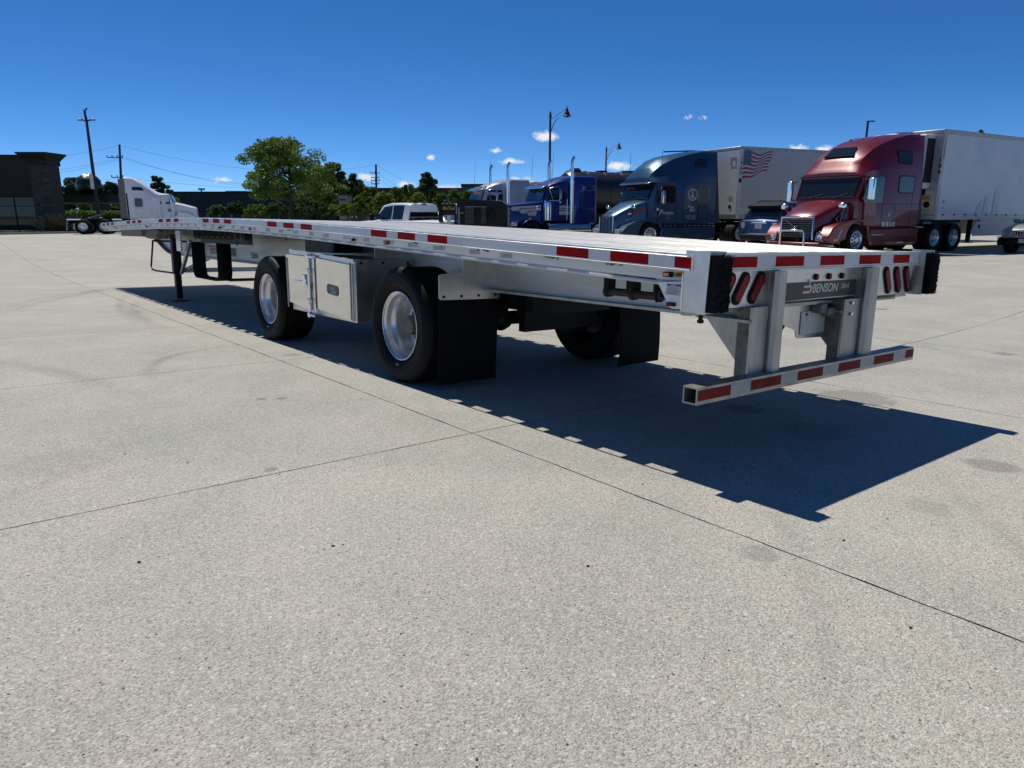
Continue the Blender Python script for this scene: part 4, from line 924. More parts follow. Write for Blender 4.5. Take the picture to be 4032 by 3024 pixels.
MB().plate([(-3.05, 1.2575, 1.3), (-2.62, 1.2575, 1.3), (-2.72, 1.2575, 1.55), (-3.0, 1.2575, 1.8)], (0, .003, 0)).build('repair_patch', MATS['pale patch'], RT)

# --- blue grey sleeper tractor
GREY = vroot('sleeper_tractor', 'blue grey sleeper semi tractor with white peace sign, coupled to the flag trailer', 'semi truck', 24.2, 16.55, 284, 1, z=ZF)
gst = [(1.16, 1.25, 2.62, 1.08, 3.78, 3.93, .88), (1.7, 1.25, 2.62, 1.05, 3.74, 3.93, .88), (2.5, 1.25, 2.6, 1.0, 3.50, 3.80, .88), (3.1, 1.25, 2.6, .95, 3.26, 3.68, .88), (3.6, 1.24, 2.58, .9, 3.0, 3.5, .88), (4.0, 1.22, 2.56, .9, 2.82, 3.2, .9), (4.06, 1.215, 2.56, .91, 2.80, 3.13, 2.50), (4.2, 1.20, 2.57, .92, 2.74, 2.95, 2.54), (4.3, 1.16, 2.59, .95, 2.68, 2.78, 2.56)]
aero_tractor(GREY, teal_p, gst, ((4.12, 2.50, 1.02), (4.42, 1.86, .98)), ((4.32, .95, 1.86), (5.66, .56, 1.27)), None, 1)
MB().plate([(4.20, -1.12, 2.66), (4.20, 1.12, 2.66), (4.46, 1.06, 2.535), (4.46, -1.06, 2.535)], (.0, 0, -.03)).build('sun_visor', chrome, GREY, bevel=.008)
for sd_ in (1, -1):
    stx = [(q[0], *q[1:]) for q in gst if q[0] < 4.1]+[(4.5, 1.25, 2.6, 1, 2.8, 3, .8)]
    panel(GREY, 'side_window', [(4.10, 1.80), (3.30, 1.80), (3.27, 1.9), (3.27, 2.33), (3.33, 2.39), (3.80, 2.39)], stx, sd_, glass, .012)
    frame_loop(GREY, 'window_surround', [(4.13, 1.78), (3.28, 1.78), (3.25, 1.9), (3.25, 2.34), (3.32, 2.41), (3.82, 2.41)], stx, sd_, black, .016)
    panel(GREY, 'sleeper_window', rrect(1.54, 2.04, 1.80, 2.40, .08), gst, sd_, glass_g, .012)
    frame_loop(GREY, 'window_surround', rrect(1.52, 2.06, 1.78, 2.42, .09), gst, sd_, alu, .010)
    panel(GREY, 'sleeper_window', [(1.64, 3.20), (2.24, 3.20), (2.25, 3.32), (2.12, 3.52), (2.0, 3.56), (1.68, 3.56), (1.64, 3.5)], gst, sd_, glass, .014, .04)
    panel(GREY, 'locker_door', rrect(1.56, 2.05, 1.08, 1.66, .06), gst, sd_, teal_p, .008); frame_loop(GREY, 'door_seal', rrect(1.55, 2.06, 1.07, 1.67, .07), gst, sd_, black, .007)
    for pts in ([(3.18, .9), (3.18, 2.55)], [(4.15, .95), (4.18, 1.75)], [(2.82, .92), (2.82, 2.58)], [(1.48, .92), (1.48, 3.3)], [(1.2, 2.58), (2.82, 2.58)]): seam(GREY, pts, gst, sd_)
    MB().plate([(1.16, sd_*1.24, .95), (.86, sd_*1.22, .98), (1.05, sd_*1.03, 3.86), (1.2, sd_*1.07, 3.84)], (0, -sd_*.03, 0)).build('side_extender', MATS['dark grey rubber trim'], GREY)
    MB().box((1.05, min(sd_*1.0, sd_*1.22), .28), (3.85, max(sd_*1.0, sd_*1.22), .80)).build('side_skirt', teal_p, GREY, bevel=.05)
    MB().box((1.16, min(sd_*1.18, sd_*1.235), .81), (4.0, max(sd_*1.18, sd_*1.235), .875)).build('sill', black, GREY)
    for i in range(12):
        x = 3.95-i*.245; MB().box((x-.13, min(sd_*1.236, sd_*1.252), .83), (x, max(sd_*1.236, sd_*1.252), .865)).build('sill_lamp', alu_pol if i not in (4,) else mat_red, GREY, bevel=.006)
    arch = [(4.36+.56*math.cos(R(a)), .5+.56*math.sin(R(a))) for a in range(180, -1, -12)]
    fen = [(3.78, .42)]+arch+[(5.4, .36), (5.72, .40), (5.74, .6), (5.5, .85), (5.0, 1.05), (4.6, 1.12), (4.2, 1.10), (3.85, .95), (3.78, .8)]
    MB().plate([(x, sd_*1.215, z) for x, z in fen], (0, -sd_*.55, 0)).build('fender', teal_p, GREY, bevel=.07)
    mirror(GREY, 4.02, sd_*1.42, 1.72, 2.22, sd_, chrome)
    MB().box((3.7, min(sd_*1.25, sd_*1.3), 1.765), (4.15, max(sd_*1.25, sd_*1.3), 1.79)).build('mirror_step', chrome, GREY)
    MB().box((5.0, min(sd_*.85, sd_*1.08), 1.52), (5.12, max(sd_*.85, sd_*1.08), 1.68)).build('hood_mirror', chrome, GREY, bevel=.05)
    MB().tube([(5.05, sd_*.96, 1.54), (5.05, sd_*.84, 1.25), (5.05, sd_*.78, 1.2)], .018, 6).build('mirror_arm', black, GREY)
    MB().box((5.55, min(sd_*.66, sd_*1.05), .50), (5.75, max(sd_*.66, sd_*1.05), .72)).build('headlight', lens_clear, GREY, bevel=.04)
    a_ = MB().tube([(3.95, sd_*1.1, 2.5), (3.9, sd_*1.14, 3.1), (3.88, sd_*1.15, 3.85)], [.012, .010, .006], 6).build('antenna', black, GREY)
grl = MB().box((5.70, -.50, .70), (5.725, .50, 1.20)).build('grille', mat('dark grille mesh', (.05, .05, .05), .4, .5, (80, .6)), GREY)
MB().tube([(5.735, -.53, .6), (5.73, -.52, 1.20), (5.73, -.3, 1.235), (5.73, 0, 1.18), (5.73, .3, 1.235), (5.73, .52, 1.20), (5.735, .53, .6)], .024, 6).build('grille_frame', chrome, grl, 60)
for y in (-.26, 0, .26): MB().box((5.72, y-.014, .62), (5.745, y+.014, 1.2)).build('grille_bar', chrome, grl)
MB().lathe([(0, 0), (.015, .05), (0, .06)], (5.73, 0, 1.19), (1, 0, 0), 14).build('oval_emblem', mat_red, grl)
MB().plate([(5.55, -.16, 1.42), (5.50, 0, 1.35), (5.55, .16, 1.42), (5.66, .05, 1.35), (5.66, -.05, 1.35)], (0, 0, .02)).build('hood_ornament', chrome, GREY)
MB().box((5.6, -1.1, .25), (5.85, 1.1, .52)).build('bumper', chrome, GREY, bevel=.05)
for i in range(5): MB().lathe([(0, 0), (0, .035), (.03, .03), (.045, 0)], (4.2, (-2+i)*.42, 2.70), (.3, 0, 1), 8).build('roof_marker', chrome, GREY)
chassis(GREY, -2.3, 5.4, (-.35, -1.6), 4.36)
MB().tube([(1.4, 0, 3.955), (3.0, 0, 3.86)], .03, 6).build('roof_rib', teal_p, GREY)
pk = mat('pale grey print', (.55, .57, .6), .5)
ps = MB(); cx, cz, Rr = 2.36, 2.09, .235
ps.lathe([(0, Rr-.022), (0, Rr), (.003, Rr), (.003, Rr-.022)], (cx, 1.2515, cz), (0, 1, 0), 40, True)
for a in (90, -90, -48, -132): q = Vector((math.cos(R(a)), 0, math.sin(R(a)))); p_ = Vector((-q.z, 0, q.x))*.012; ps.plate([Vector((cx, 1.2515, cz))+p_, Vector((cx, 1.2515, cz))-p_, Vector((cx, 1.2515, cz))+q*(Rr-.01)-p_, Vector((cx, 1.2515, cz))+q*(Rr-.01)+p_], (0, .003, 0))
ps.build('peace_sign', white_p, GREY)
for (tx, x, z, sz, sh_) in (('EXPRESS', 3.80, 1.32, .12, 0), ('INC', 3.36, 1.32, .07, 0), ('NEW YORK', 2.62, 1.11, .085, 0), ('Free', 2.58, 1.55, .17, .35), ('Bird', 2.50, 1.42, .17, .35)): text(tx, 'lettering', (x, 1.2535, z), (-1, 0, 0), (0, 0, 1), sz, pk, GREY, .001, .006, sh_)
text('YOUNGSTOWN', 'lettering', (2.68, 1.2535, 1.21), (-1, 0, 0), (0, 0, 1), .075, pk, GREY, .001, .004)
MB().box((3.32, 1.2515, 1.285), (3.85, 1.2545, 1.292)).build('underline', pk, GREY)
text('P', 'lettering', (4.02, 1.2535, 1.26), (-1, 0, 0), (0, 0, 1), .33, pk, GREY, .001, 0, .25)
MB().lathe([(0, 0), (0, .06), (.003, .06), (.003, 0)], (4.08, 1.2515, 1.50), (0, 1, 0), 16).build('round_sticker', pk, GREY)
text('747', 'lettering', (5.32, .78, 1.02), (-1, .28, 0), (0, 0, 1), .12, pk, GREY, .001, .01, .1)
MB().plate([(5.2, .71, 1.22), (5.05, .76, 1.36), (4.7, .86, 1.50), (4.42, .94, 1.56), (4.40, .945, 1.48), (4.7, .87, 1.40), (5.0, .78, 1.26)], (.0, .012, 0)).build('red_stripe', mat('deep red print', (.30, .012, .02), .4), GREY)
MB().plate([(5.2, .725, 1.30), (5.12, .745, 1.36), (5.0, .782, 1.34), (5.06, .765, 1.28)], (0, .014, 0)).build('white_scroll', white_p, GREY)
GT = vroot('box_trailer', 'plain white box trailer with a waving flag decal behind the blue grey tractor', 'trailer', 24.2, 16.55, 284, 1, z=ZF)
van_trailer(GT, mat('smooth white trailer skin', (.46, .47, .485), .4, .15, (1.5, .08)), False)
for k, ch in enumerate('1965'): text(ch, 'lettering', (-.02, 1.276, 3.55-k*.20), (-1, 0, 0), (0, 0, 1), .22, black, GT, .001, .02)
q = MB().box((-.14, 1.275, 2.62), (.0, 1.278, 2.78)).build('square_sticker', black, GT)
def wavy(x, z):
    """soft ripple of the printed flag: rear-wards x from the hoist, slanting down to the nose"""
    return (x, z)
fl_m = [mat('flag red print', (.33, .03, .05), .5), mat('flag white print', (.56, .56, .58), .5), mat('flag blue print', (.05, .10, .2), .5)]
def flagpt(u, v):    # u along 0..1, v across 0..1 (top to bottom)
    x = -.10-u*1.72; z = 3.88+.035*math.sin(u*9)-v*(.74-.0*u)
    # lower stripes sweep down to the hoist
    z -= v*(1-u)*.42; z += .05*math.sin(u*8+v*2)*(1-v*.3); x += -.18*u*v*0+(.30*v*u)
    return (x, 1.2525, min(z, 3.95))
fb = [MB(), MB(), MB()]
for sidx in range(13):
    v0, v1 = sidx/13, (sidx+1)/13; n_ = 16
    u_end = 1-.03*math.sin(sidx)
    for i in range(n_):
        a_, c_ = i/n_*u_end, (i+1)/n_*u_end
        if sidx < 7 and c_ <= .36: mm = 2
        else: mm = sidx % 2
        fb[mm].add([flagpt(a_, v0), flagpt(c_, v0), flagpt(c_, v1), flagpt(a_, v1)], [(0, 1, 2, 3)])
flg = fb[0].build('flag_stripes', fl_m[0], GT); fb[1].build('white_stripes', fl_m[1], flg); fb[2].build('flag_canton', fl_m[2], flg)
sb = MB()
for i in range(5):
    for j in range(6):
        p = Vector(flagpt(.04+.066*i+(.03 if j % 2 else 0), (.6+j*1.05)/13)); 
        for k in range(5): pass
        o_ = len(sb.v); sb.v += [tuple(p+Vector(((.026 if k % 2 == 0 else .011)*math.sin(2*math.pi*k/10), .003, (.026 if k % 2 == 0 else .011)*math.cos(2*math.pi*k/10)))) for k in range(10)]; sb.f.append(tuple(range(o_, o_+10)))
sb.build('flag_stars', fl_m[1], flg)['kind'] = 'stuff'
pn = MB().box((.0, -1.2, 1.2), (.01, 1.2, 3.95)).build('front_panel', offwhite, GT)
MB().tube([(.02, .70, 3.70), (.02, 1.02, 3.70), (.02, 1.02, 3.35), (.02, .70, 3.35), (.02, .70, 3.7)], .008, 4).build('document_frame', MATS['grey print'], pn)
MB().box((.011, .72, 1.92), (.018, .92, 2.08)).build('warning_sticker', MATS['orange label'], pn); MB().lathe([(0, 0), (0, .09), (.01, .09), (.01, 0)], (.012, .82, 1.62), (1, 0, 0), 16).build('round_port', black, pn)
MB().box((-10, 1.2515, 1.3), (-.18, 1.256, 1.56)).build('lower_band', offwhite, GT)
for s_ in (1, -1): MB().box((-11, s_*1.2-.02, .5), (-3.2, s_*1.2+.02, 1.12)).build('aero_skirt', offwhite, GT)

# --- long-nosed tractors
def classic(root, paint, roofz=3.06, stripes=True, dz=0., fl_lab=None):
    cst = [(.0, 1.22, 2.5, 1.12, 2.92, 3.0, .85), (.06, 1.25, 2.55, 1.17, 2.98, 3.08, .85), (1.1, 1.25, 2.55, 1.17, 2.98, 3.07, .85), (1.16, 1.22, 2.5, 1.12, 2.9, 3.03, .85)]
    cst = [(a, b, c+dz, d, e+dz, f_+dz, g_) for a, b, c, d, e, f_, g_ in cst]
    MB().loft([(s[0], hp(s[1], s[6], s[2], s[3], s[4], s[5])) for s in cst]).build('sleeper_body', paint, root, 28)
    kst = [(1.14, 1.03, 2.35, .96, 2.90, 3.04, .95), (1.5, 1.02, 2.35, .95, 2.82, 2.98, .95), (1.9, 1.01, 2.35, .94, 2.72, 2.85, .95), (2.2, 1.0, 2.35, .93, 2.64, 2.72, .95), (2.40, .98, 2.35, .92, 2.55, 2.62, .95)]
    kst = [(a, b, c+dz, d, e+dz, f_+dz, g_) for a, b, c, d, e, f_, g_ in kst]
    MB().loft([(s[0], hp(s[1], s[6], s[2], s[3], s[4], s[5])) for s in kst]+[(2.66, hp(.95, .95, 1.82+dz, .93, 1.88+dz, 1.93+dz))]).build('cab_body', paint, root, 28)
    for s_ in (1, -1):
        pts = [Vector((2.665, s_*.03, 1.97+dz)), Vector((2.665, s_*.86, 1.97+dz)), Vector((2.455, s_*.84, 2.50+dz)), Vector((2.455, s_*.03, 2.50+dz))]
        MB().plate(pts, (.025, 0, .01)).build('windscreen', glass_g if s_ > 0 else glass, root)
        stx = kst[:-1]+[(2.6, 1.0, 2.35+dz, .93, 2.6+dz, 2.7+dz, .95)]
        panel(root, 'side_window', [(2.42, 1.97+dz), (1.52, 1.97+dz), (1.52, 2.42+dz), (1.56, 2.47+dz), (2.28, 2.47+dz)], stx, s_, glass, .012)
        frame_loop(root, 'window_surround', [(2.44, 1.95+dz), (1.50, 1.95+dz), (1.50, 2.43+dz), (1.55, 2.49+dz), (2.30, 2.49+dz)], stx, s_, alu_pol if not stripes else paint, .012)
        for pts in ([(1.42, 1.0), (1.42, 2.5+dz)], [(2.45, 1.0), (2.45, 1.9+dz)]): seam(root, pts, stx, s_)
        # stack with heat shield
        sk = MB().tube([(1.28, s_*1.16, .82), (1.28, s_*1.16, 2.78+dz)], .105, 16).build('heat_shield', chrome, root, 40)
        MB().tube([(1.28, s_*1.16, 2.78+dz), (1.28, s_*1.16, 3.55+dz), (1.26, s_*1.16, 3.70+dz), (1.17, s_*1.17, 3.86+dz)], [.078, .078, .08, .082], 16).build('exhaust_pipe', chrome, sk, 40)
        MB().tube([(1.28, s_*1.16, 2.76+dz), (1.28, s_*1.16, 2.80+dz)], .115, 16).build('shield_ring', chrome, sk, 40)
        # air cleaner
        ac = MB().lathe([(0, 0), (0, .15), (.03, .18), (.2, .18), (.205, .19), (.23, .19), (.235, .18), (.6, .18), (.605, .19), (.63, .19), (.635, .18), (.80, .17), (.84, .12), (.84, 0)], (2.50, s_*1.10, 1.02+dz), (0, 0, 1), 24).build('air_cleaner', chrome, root, 30)
        MB().box((2.36, min(s_*.9, s_*1.2), 1.86+dz), (2.62, max(s_*.9, s_*1.2), 1.90+dz)).build('cowl_ledge', chrome, root)
        # west coast mirror
        fr_ = MB().tube([(2.36, s_*1.02, 2.48+dz), (2.10, s_*1.38, 2.52+dz), (2.04, s_*1.42, 2.46+dz), (2.04, s_*1.42, 1.90+dz), (2.36, s_*1.02, 1.93+dz)], .014, 6).build('mirror_bracket', chrome, root, 60)
        MB().box((1.98, s_*1.42-.09, 1.98+dz), (2.03, s_*1.42+.09, 2.42+dz)).build('mirror_head', alu_pol, fr_, bevel=.01)
        MB().lathe([(0, 0), (.03, .06), (.02, .085)], (2.03, s_*1.42, 1.84+dz), (-1, 0, 0), 14).build('spot_mirror', chrome, fr_)
        MB().tube([(2.36, s_*1.0, 2.46+dz), (2.22, s_*1.10, 1.92+dz)], .012, 5).build('bracket_stay', chrome, fr_)
        an = MB().tube([(2.28, s_*1.04, 1.9+dz), (2.26, s_*1.05, 3.0+dz), (2.20, s_*1.06, 4.05+dz)], [.012, .009, .005], 5).build('antenna', black, root)
        MB().tube([(1.46, s_*1.06, 1.05), (1.46, s_*1.06, 2.0)], .014, 6).build('grab_handle', chrome, root)
        # fender and lights
        arch = [(3.30+.56*math.cos(R(a)), .5+.56*math.sin(R(a))) for a in range(170, 9, -10)]
        out_ = [(3.30+.63*math.cos(R(a)), .5+.60*math.sin(R(a))) for a in range(9, 171, 10)]
        MB().plate([(x, s_*1.2, z) for x, z in arch+out_], (0, -s_*.62, 0)).build('fender', paint, root, bevel=.03)
        MB().box((3.98, min(s_*.72, s_*1.08), .78), (4.22, max(s_*.72, s_*1.08), 1.0)).build('headlight', chrome, root, bevel=.04)
        MB().box((2.90, min(s_*1.02, s_*1.2), 1.50+dz), (3.1, max(s_*1.02, s_*1.2), 1.66+dz)).build('fender_lamp', chrome, root, bevel=.04)
        MB().box((3.38, min(s_*1.1, s_*1.2), 1.04), (3.46, max(s_*1.1, s_*1.2), 1.14)).build('indicator', lens_amber, root, bevel=.01)
        MB().tube([(.4, s_*1.18, .62), (2.6, s_*1.18, .62)], .30, 18).build('fuel_tank', alu_pol, root, 40)
        panel(root, 'locker_door', rrect(.10, .74, 1.0, 1.42, .06), cst, s_, paint, .006); frame_loop(root, 'door_seal', rrect(.09, .75, .99, 1.43, .06), cst, s_, black if stripes else alu, .006)
        panel(root, 'locker_door', rrect(.10, .74, 1.58, 2.38, .06), cst, s_, paint, .006); frame_loop(root, 'door_seal', rrect(.09, .75, 1.57, 2.39, .06), cst, s_, MATS['grey print'], .006)
        if stripes:
            wst = mat('grey white stripe', (.44, .45, .47), .4)
            for (z0, z1) in ((1.60, 1.70), (1.50, 1.56), (1.29, 1.46)):
                for (a_, b2, S_) in ((.02, 1.14, cst), (1.18, 2.40, kst)): MB().plate([(x, s_*(side_y(S_, x, z)+.009), z) for x, z in ((a_, z0), (b2, z0), (b2, z1), (a_, z1))], (0, -s_*.008, 0)).build('painted_stripe', wst, root)
            hy = lambda x: .84-.14*(x-2.55)/1.72+.004
            for poly in ([(2.7, 1.72), (4.10, 1.64), (4.19, 1.55), (4.10, 1.46), (3.80, 1.46), (3.70, 1.58), (2.7, 1.62)], [(2.7, 1.59), (3.66, 1.55), (3.76, 1.44), (3.66, 1.35), (3.42, 1.35), (3.32, 1.46), (2.7, 1.48)], [(2.9, 1.45), (3.3, 1.42), (3.38, 1.34), (3.3, 1.25), (2.95, 1.25)]):
                MB().plate([(x, s_*hy(x), z) for x, z in poly], (0, s_*.004, 0)).build('painted_stripe', wst, root)
    MB().plate([(2.46, -.98, 2.60+dz), (2.46, .98, 2.60+dz), (2.74, .96, 2.46+dz), (2.74, -.96, 2.46+dz)], (0, 0, .03)).build('sun_visor', chrome, root, bevel=.008)
    for y in (-.72, -.17, 0, .17, .80): MB().lathe([(0, 0), (0, .045), (.08, .04), (.11, .02), (.11, 0)], (2.36, y, 2.60+dz), (.3, 0, 1), 10).build('roof_marker', lens_amber, root)
    secs = []
    for i in range(5):
        t = i/4; x = 2.55+1.72*t; w = .84-.14*t; z = 1.90-.17*t+dz; secs.append((x, [(0, .9), (w, .9), (w, z-.12), (w-.03, z-.05), (w-.12, z-.01), (0, z+.03)]))
    MB().loft(secs).build('hood', paint, root, 40)
    gr_ = MB().box((4.30, -.62, .72), (4.33, .62, 1.60+dz)).build('grille', mat('dark grille mesh', (.05, .05, .05), .4), root)
    MB().tube([(4.31, -.66, .62), (4.31, -.66, 1.58+dz), (4.31, -.58, 1.68+dz), (4.31, .58, 1.68+dz), (4.31, .66, 1.58+dz), (4.31, .66, .62)], .05, 8).build('grille_shell', chrome, gr_, 60)
    for i in range(11): MB().box((4.33, -.55+i*.11-.014, .72), (4.35, -.55+i*.11+.014, 1.62+dz)).build('grille_bar', chrome, gr_)
    MB().box((4.40, -1.15, .28), (4.48, 1.15, .68)).build('bumper', chrome, root, bevel=.04)
    chassis(root, -3.4, 4.4, (-1.2, -2.5), 3.30)
    return cst
BLUE = vroot('long_nose_tractor', 'royal blue long-nosed semi tractor with pale stripes and twin chrome stacks', 'semi truck', 21.6, 22.4, 284, 1, z=ZF)
classic(BLUE, blue_p)
WHT = vroot('long_nose_tractor', 'pearl white long-nosed semi tractor standing beyond the blue one', 'semi truck', 21.3, 27.9, 284, 1, z=ZF)
classic(WHT, pearl, stripes=False, dz=.06)
for o in [c for c in bpy.data.objects if c.parent == WHT]:
    if o.name.startswith(('heat', 'cab', 'sleeper')): pass
WHT.matrix_world = WHT.matrix_world @ Matrix.Translation((-.75, 0, 0))
wr = MB().box((-2.6, -1.2, .9), (-.1, 1.2, 3.02)).build('cargo_box', offwhite, WHT, bevel=.1)
# --- black tank
P = at_depth(2215, 800, 41)
TK = vroot('tank_trailer', 'matt black round tank trailer behind the blue tractor', 'tank trailer', P.x, P.y, 284, 0, z=ZF)
tk_m = mat('black tank shell', (.022, .022, .023), .38, .1, (1.5, .3), (2, .1))
tkb = MB().lathe([(0, 0), (.0, .75), (-.12, 1.02), (-.34, 1.15), (-4.2, 1.15), (-4.5, 1.05), (-4.66, .8), (-4.72, 0)], (0, 0, 2.5), (1, 0, 0), 48).build('tank_shell', tk_m, TK, 30)
MB().lathe([(0, 1.12), (.012, 1.14), (.012, 1.17), (0, 1.18), (-.05, 1.17)], (-.33, 0, 2.5), (1, 0, 0), 48).build('end_ring', tk_m, TK, 30)
for x in (-1.4, -2.5, -3.6): MB().lathe([(0, 1.15), (.02, 1.18), (.06, 1.18), (.08, 1.15)], (x, 0, 2.5), (1, 0, 0), 48).build('hoop', tk_m, TK, 30)
MB().lathe([(0, .36), (.1, .36), (.12, .30), (.2, .26), (.22, 0)], (-.75, 0, 3.6), (0, 0, 1), 20).build('hatch', black, TK, 40); MB().box((-2.7, -.25, 3.62), (-2.2, .25, 3.72)).build('vent_box', black, TK, bevel=.03)
for x in (-.9, -1.9, -3.0): MB().lathe([(0, 0), (0, .05), (.04, .04), (.05, 0)], (x, .35, 3.6), (0, 0, 1), 10).build('relief_valve', chrome, TK)
MB().box((-5.0, -.5, .85), (1.0, .5, 1.1)).build('tank_frame', black, TK); MB().box((-4.6, -1.2, 1.05), (-.2, 1.2, 1.35)).build('side_box', black, TK)
for x in (-3.2, -4.4):
    for s_ in (1, -1): twheel(TK, x, s_*1.22, .5, .55)
for x in (-1, -3.4): MB().box((x-.1, -1.0, 1.1), (x+.1, 1.0, 1.6)).build('tank_saddle', black, TK)

# ------------------------------------------------------------------ smaller vehicles
def car_body(root, paint, st, gst_, name='car_body'):
    """st: lower body stations (x, half width, z top); gst_: greenhouse (x, half width at belt, half at roof, z belt, z roof)"""
    secs = []
    for (x, w, z, zb) in st: secs.append((x, [(0, zb), (w-.08, zb), (w-.01, zb+.12), (w, zb+.35), (w-.005, z-.14), (w-.04, z-.05), (w-.16, z-.005), (0, z+.02)]))
    b = MB().loft(secs).build(name, paint, root, 35)
    g2 = [(x, [(0, zb), (wb, zb), (wb-.01, zb+.02), (wb+(wr_-wb)*.8, zb+(zr_-zb)*.8), (wr_, zr_-.05), (wr_-.08, zr_-.01), (0, zr_+.015)]) for (x, wb, wr_, zb, zr_) in gst_]
    g_ = MB().loft(g2).build('cabin', paint, root, 35)
    return b, g_
# blue SUV seen from behind
P = at_depth(2906, 860, 28.3); h = R(95)
SUV = vroot('parked_suv', 'blue SUV seen from behind between the blue grey and red tractors', 'SUV', P.x, P.y, 95, 0, z=ZF)
l_ = Vector((-math.cos(h), math.sin(h), 0)); SUV.location = Vector(SUV.location)-l_*.98
car_body(SUV, suv_blue, [(0, .88, 1.05, .42), (.05, .95, 1.10, .38), (.3, .99, 1.12, .32), (2.5, 1.0, 1.10, .28), (3.6, .99, 1.08, .28), (4.5, .95, .98, .3), (4.85, .88, .85, .35), (4.98, .78, .7, .42)],
         [(.16, .86, .70, 1.08, 1.14), (.42, .9, .72, 1.08, 1.62), (.6, .91, .73, 1.08, 1.70), (1.6, .92, .74, 1.08, 1.745), (2.5, .92, .74, 1.08, 1.72), (3.0, .91, .72, 1.07, 1.60), (3.6, .88, .66, 1.05, 1.09)])
rw = MB().plate([(.145, -.80, 1.13), (.145, .80, 1.13), (.375, .70, 1.53), (.375, -.70, 1.53)], (-.02, 0, .012)).build('rear_window', glass, SUV)
MB().plate([(.16, -.72, 1.60), (.16, .72, 1.60), (.62, .72, 1.715), (.62, -.72, 1.715)], (0, 0, .025)).build('roof_spoiler', paint_black, SUV, bevel=.01)
MB().plate([(.17, -.68, 1.50), (.17, .68, 1.50), (.20, .70, 1.60), (.20, -.70, 1.60)], (.12, 0, 0)).build('spoiler_face', paint_black, SUV)
wp = MB().tube([(.14, -.02, 1.15), (.17, .28, 1.22)], .012, 5).build('wiper', black, SUV)
for s_ in (1, -1):
    tl = MB().plate([(.03, s_*.60, .86), (.03, s_*.60, 1.05), (.05, s_*.94, 1.04), (.30, s_*1.0, 1.02), (.22, s_*1.0, .92), (.05, s_*.95, .80)], (-.04, s_*.006, 0)).build('tail_light', lens_red, SUV, bevel=.01)
    MB().plate([(-.015, s_*.68, .72+.05), (-.015, s_*.62, .84), (-.015, s_*.62, 1.0), (-.012, s_*.80, 1.0), (-.012, s_*.80, .83)], (-.01, 0, 0)).build('clear_lens', lens_clear, tl)
    MB().plate([(.50, s_*.885, 1.13), (1.05, s_*.905, 1.13), (1.05, s_*.78, 1.60), (.72, s_*.775, 1.60)], (0, s_*.012, 0)).build('side_window', glass, SUV)
    MB().plate([(1.12, s_*.905, 1.13), (2.1, s_*.905, 1.13), (2.1, s_*.775, 1.63), (1.12, s_*.775, 1.62)], (0, s_*.012, 0)).build('side_window', glass, SUV)
    MB().plate([(2.18, s_*.905, 1.13), (3.2, s_*.895, 1.13), (2.85, s_*.77, 1.55), (2.18, s_*.775, 1.62)], (0, s_*.012, 0)).build('side_window', glass, SUV)
    MB().tube([(.7, s_*.66, 1.76), (.9, s_*.67, 1.80), (2.3, s_*.67, 1.81), (2.6, s_*.66, 1.76)], .022, 6).build('roof_rail', black, SUV, 60)
    for x in (.95, 3.9): twheel(SUV, x, s_*.99, .37, .24, 'front')
MB().plate([(-.022, -.38, .965), (-.022, .38, .965), (-.022, .32, 1.04), (-.022, -.32, 1.04)], (.03, 0, 0)).build('trim_bar', alu_pol, SUV, bevel=.006)
pl = MB().box((-.03, -.155, .78), (-.012, .155, .94)).build('licence_plate', mat('plate white', (.55, .56, .58), .5), SUV)
text('V 329', 'lettering', (-.0305, .13, .825), (0, -1, 0), (0, 0, 1), .09, MATS['navy print'], pl, .0005, .01)
MB().box((-.03, -.55, .57), (-.01, .55, .59)).build('bumper_trim', alu_pol, SUV); MB().box((-.04, -.8, .34), (.06, .8, .56)).build('lower_bumper', paint_black, SUV, bevel=.03)
for y, w in ((.78, .07), (-.62, .10)): MB().box((-.014, y-w/2, .68), (-.008, y+w/2, .70)).build('badge', alu_pol, SUV)
MB().lathe([(0, 0), (0, .03), (.09, .012), (.1, 0)], (1.2, 0, 1.76), (0, 0, 1), 8).build('roof_antenna', black, SUV)
# silver SUV at the right edge, facing the camera
SIL = vroot('parked_suv', 'silver SUV with black bumper cut by the right edge of the picture', 'SUV', 25.35, 6.15, 280, 0, z=ZF-.03)
car_body(SIL, silver_p, [(-4.3, .84, .95, .4), (-4.0, .9, 1.08, .32), (-2.4, .91, 1.08, .28), (-1.3, .91, 1.05, .28), (-.6, .90, .99, .30), (-.15, .84, .88, .34), (-.03, .72, .80, .40)],
         [(-4.2, .82, .66, 1.04, 1.1), (-3.8, .86, .70, 1.04, 1.60), (-2.6, .87, .70, 1.04, 1.66), (-1.9, .86, .69, 1.04, 1.58), (-1.05, .84, .62, 1.02, 1.06)])
MB().plate([(-1.12, -.72, 1.08), (-1.12, .72, 1.08), (-1.80, .60, 1.55), (-1.80, -.60, 1.55)], (.02, 0, .02)).build('windscreen', glass_g, SIL)
sg = MB().box((.0, -.36, .62), (.03, .36, .78)).build('grille', black, SIL, bevel=.01)
for i in range(9): MB().box((.03, -.33+i*.083-.014, .63), (.045, -.33+i*.083+.014, .77)).build('grille_bar', chrome, sg, bevel=.004)
MB().box((-.02, -.38, .775), (.03, .38, .80)).build('grille_trim', chrome, sg)
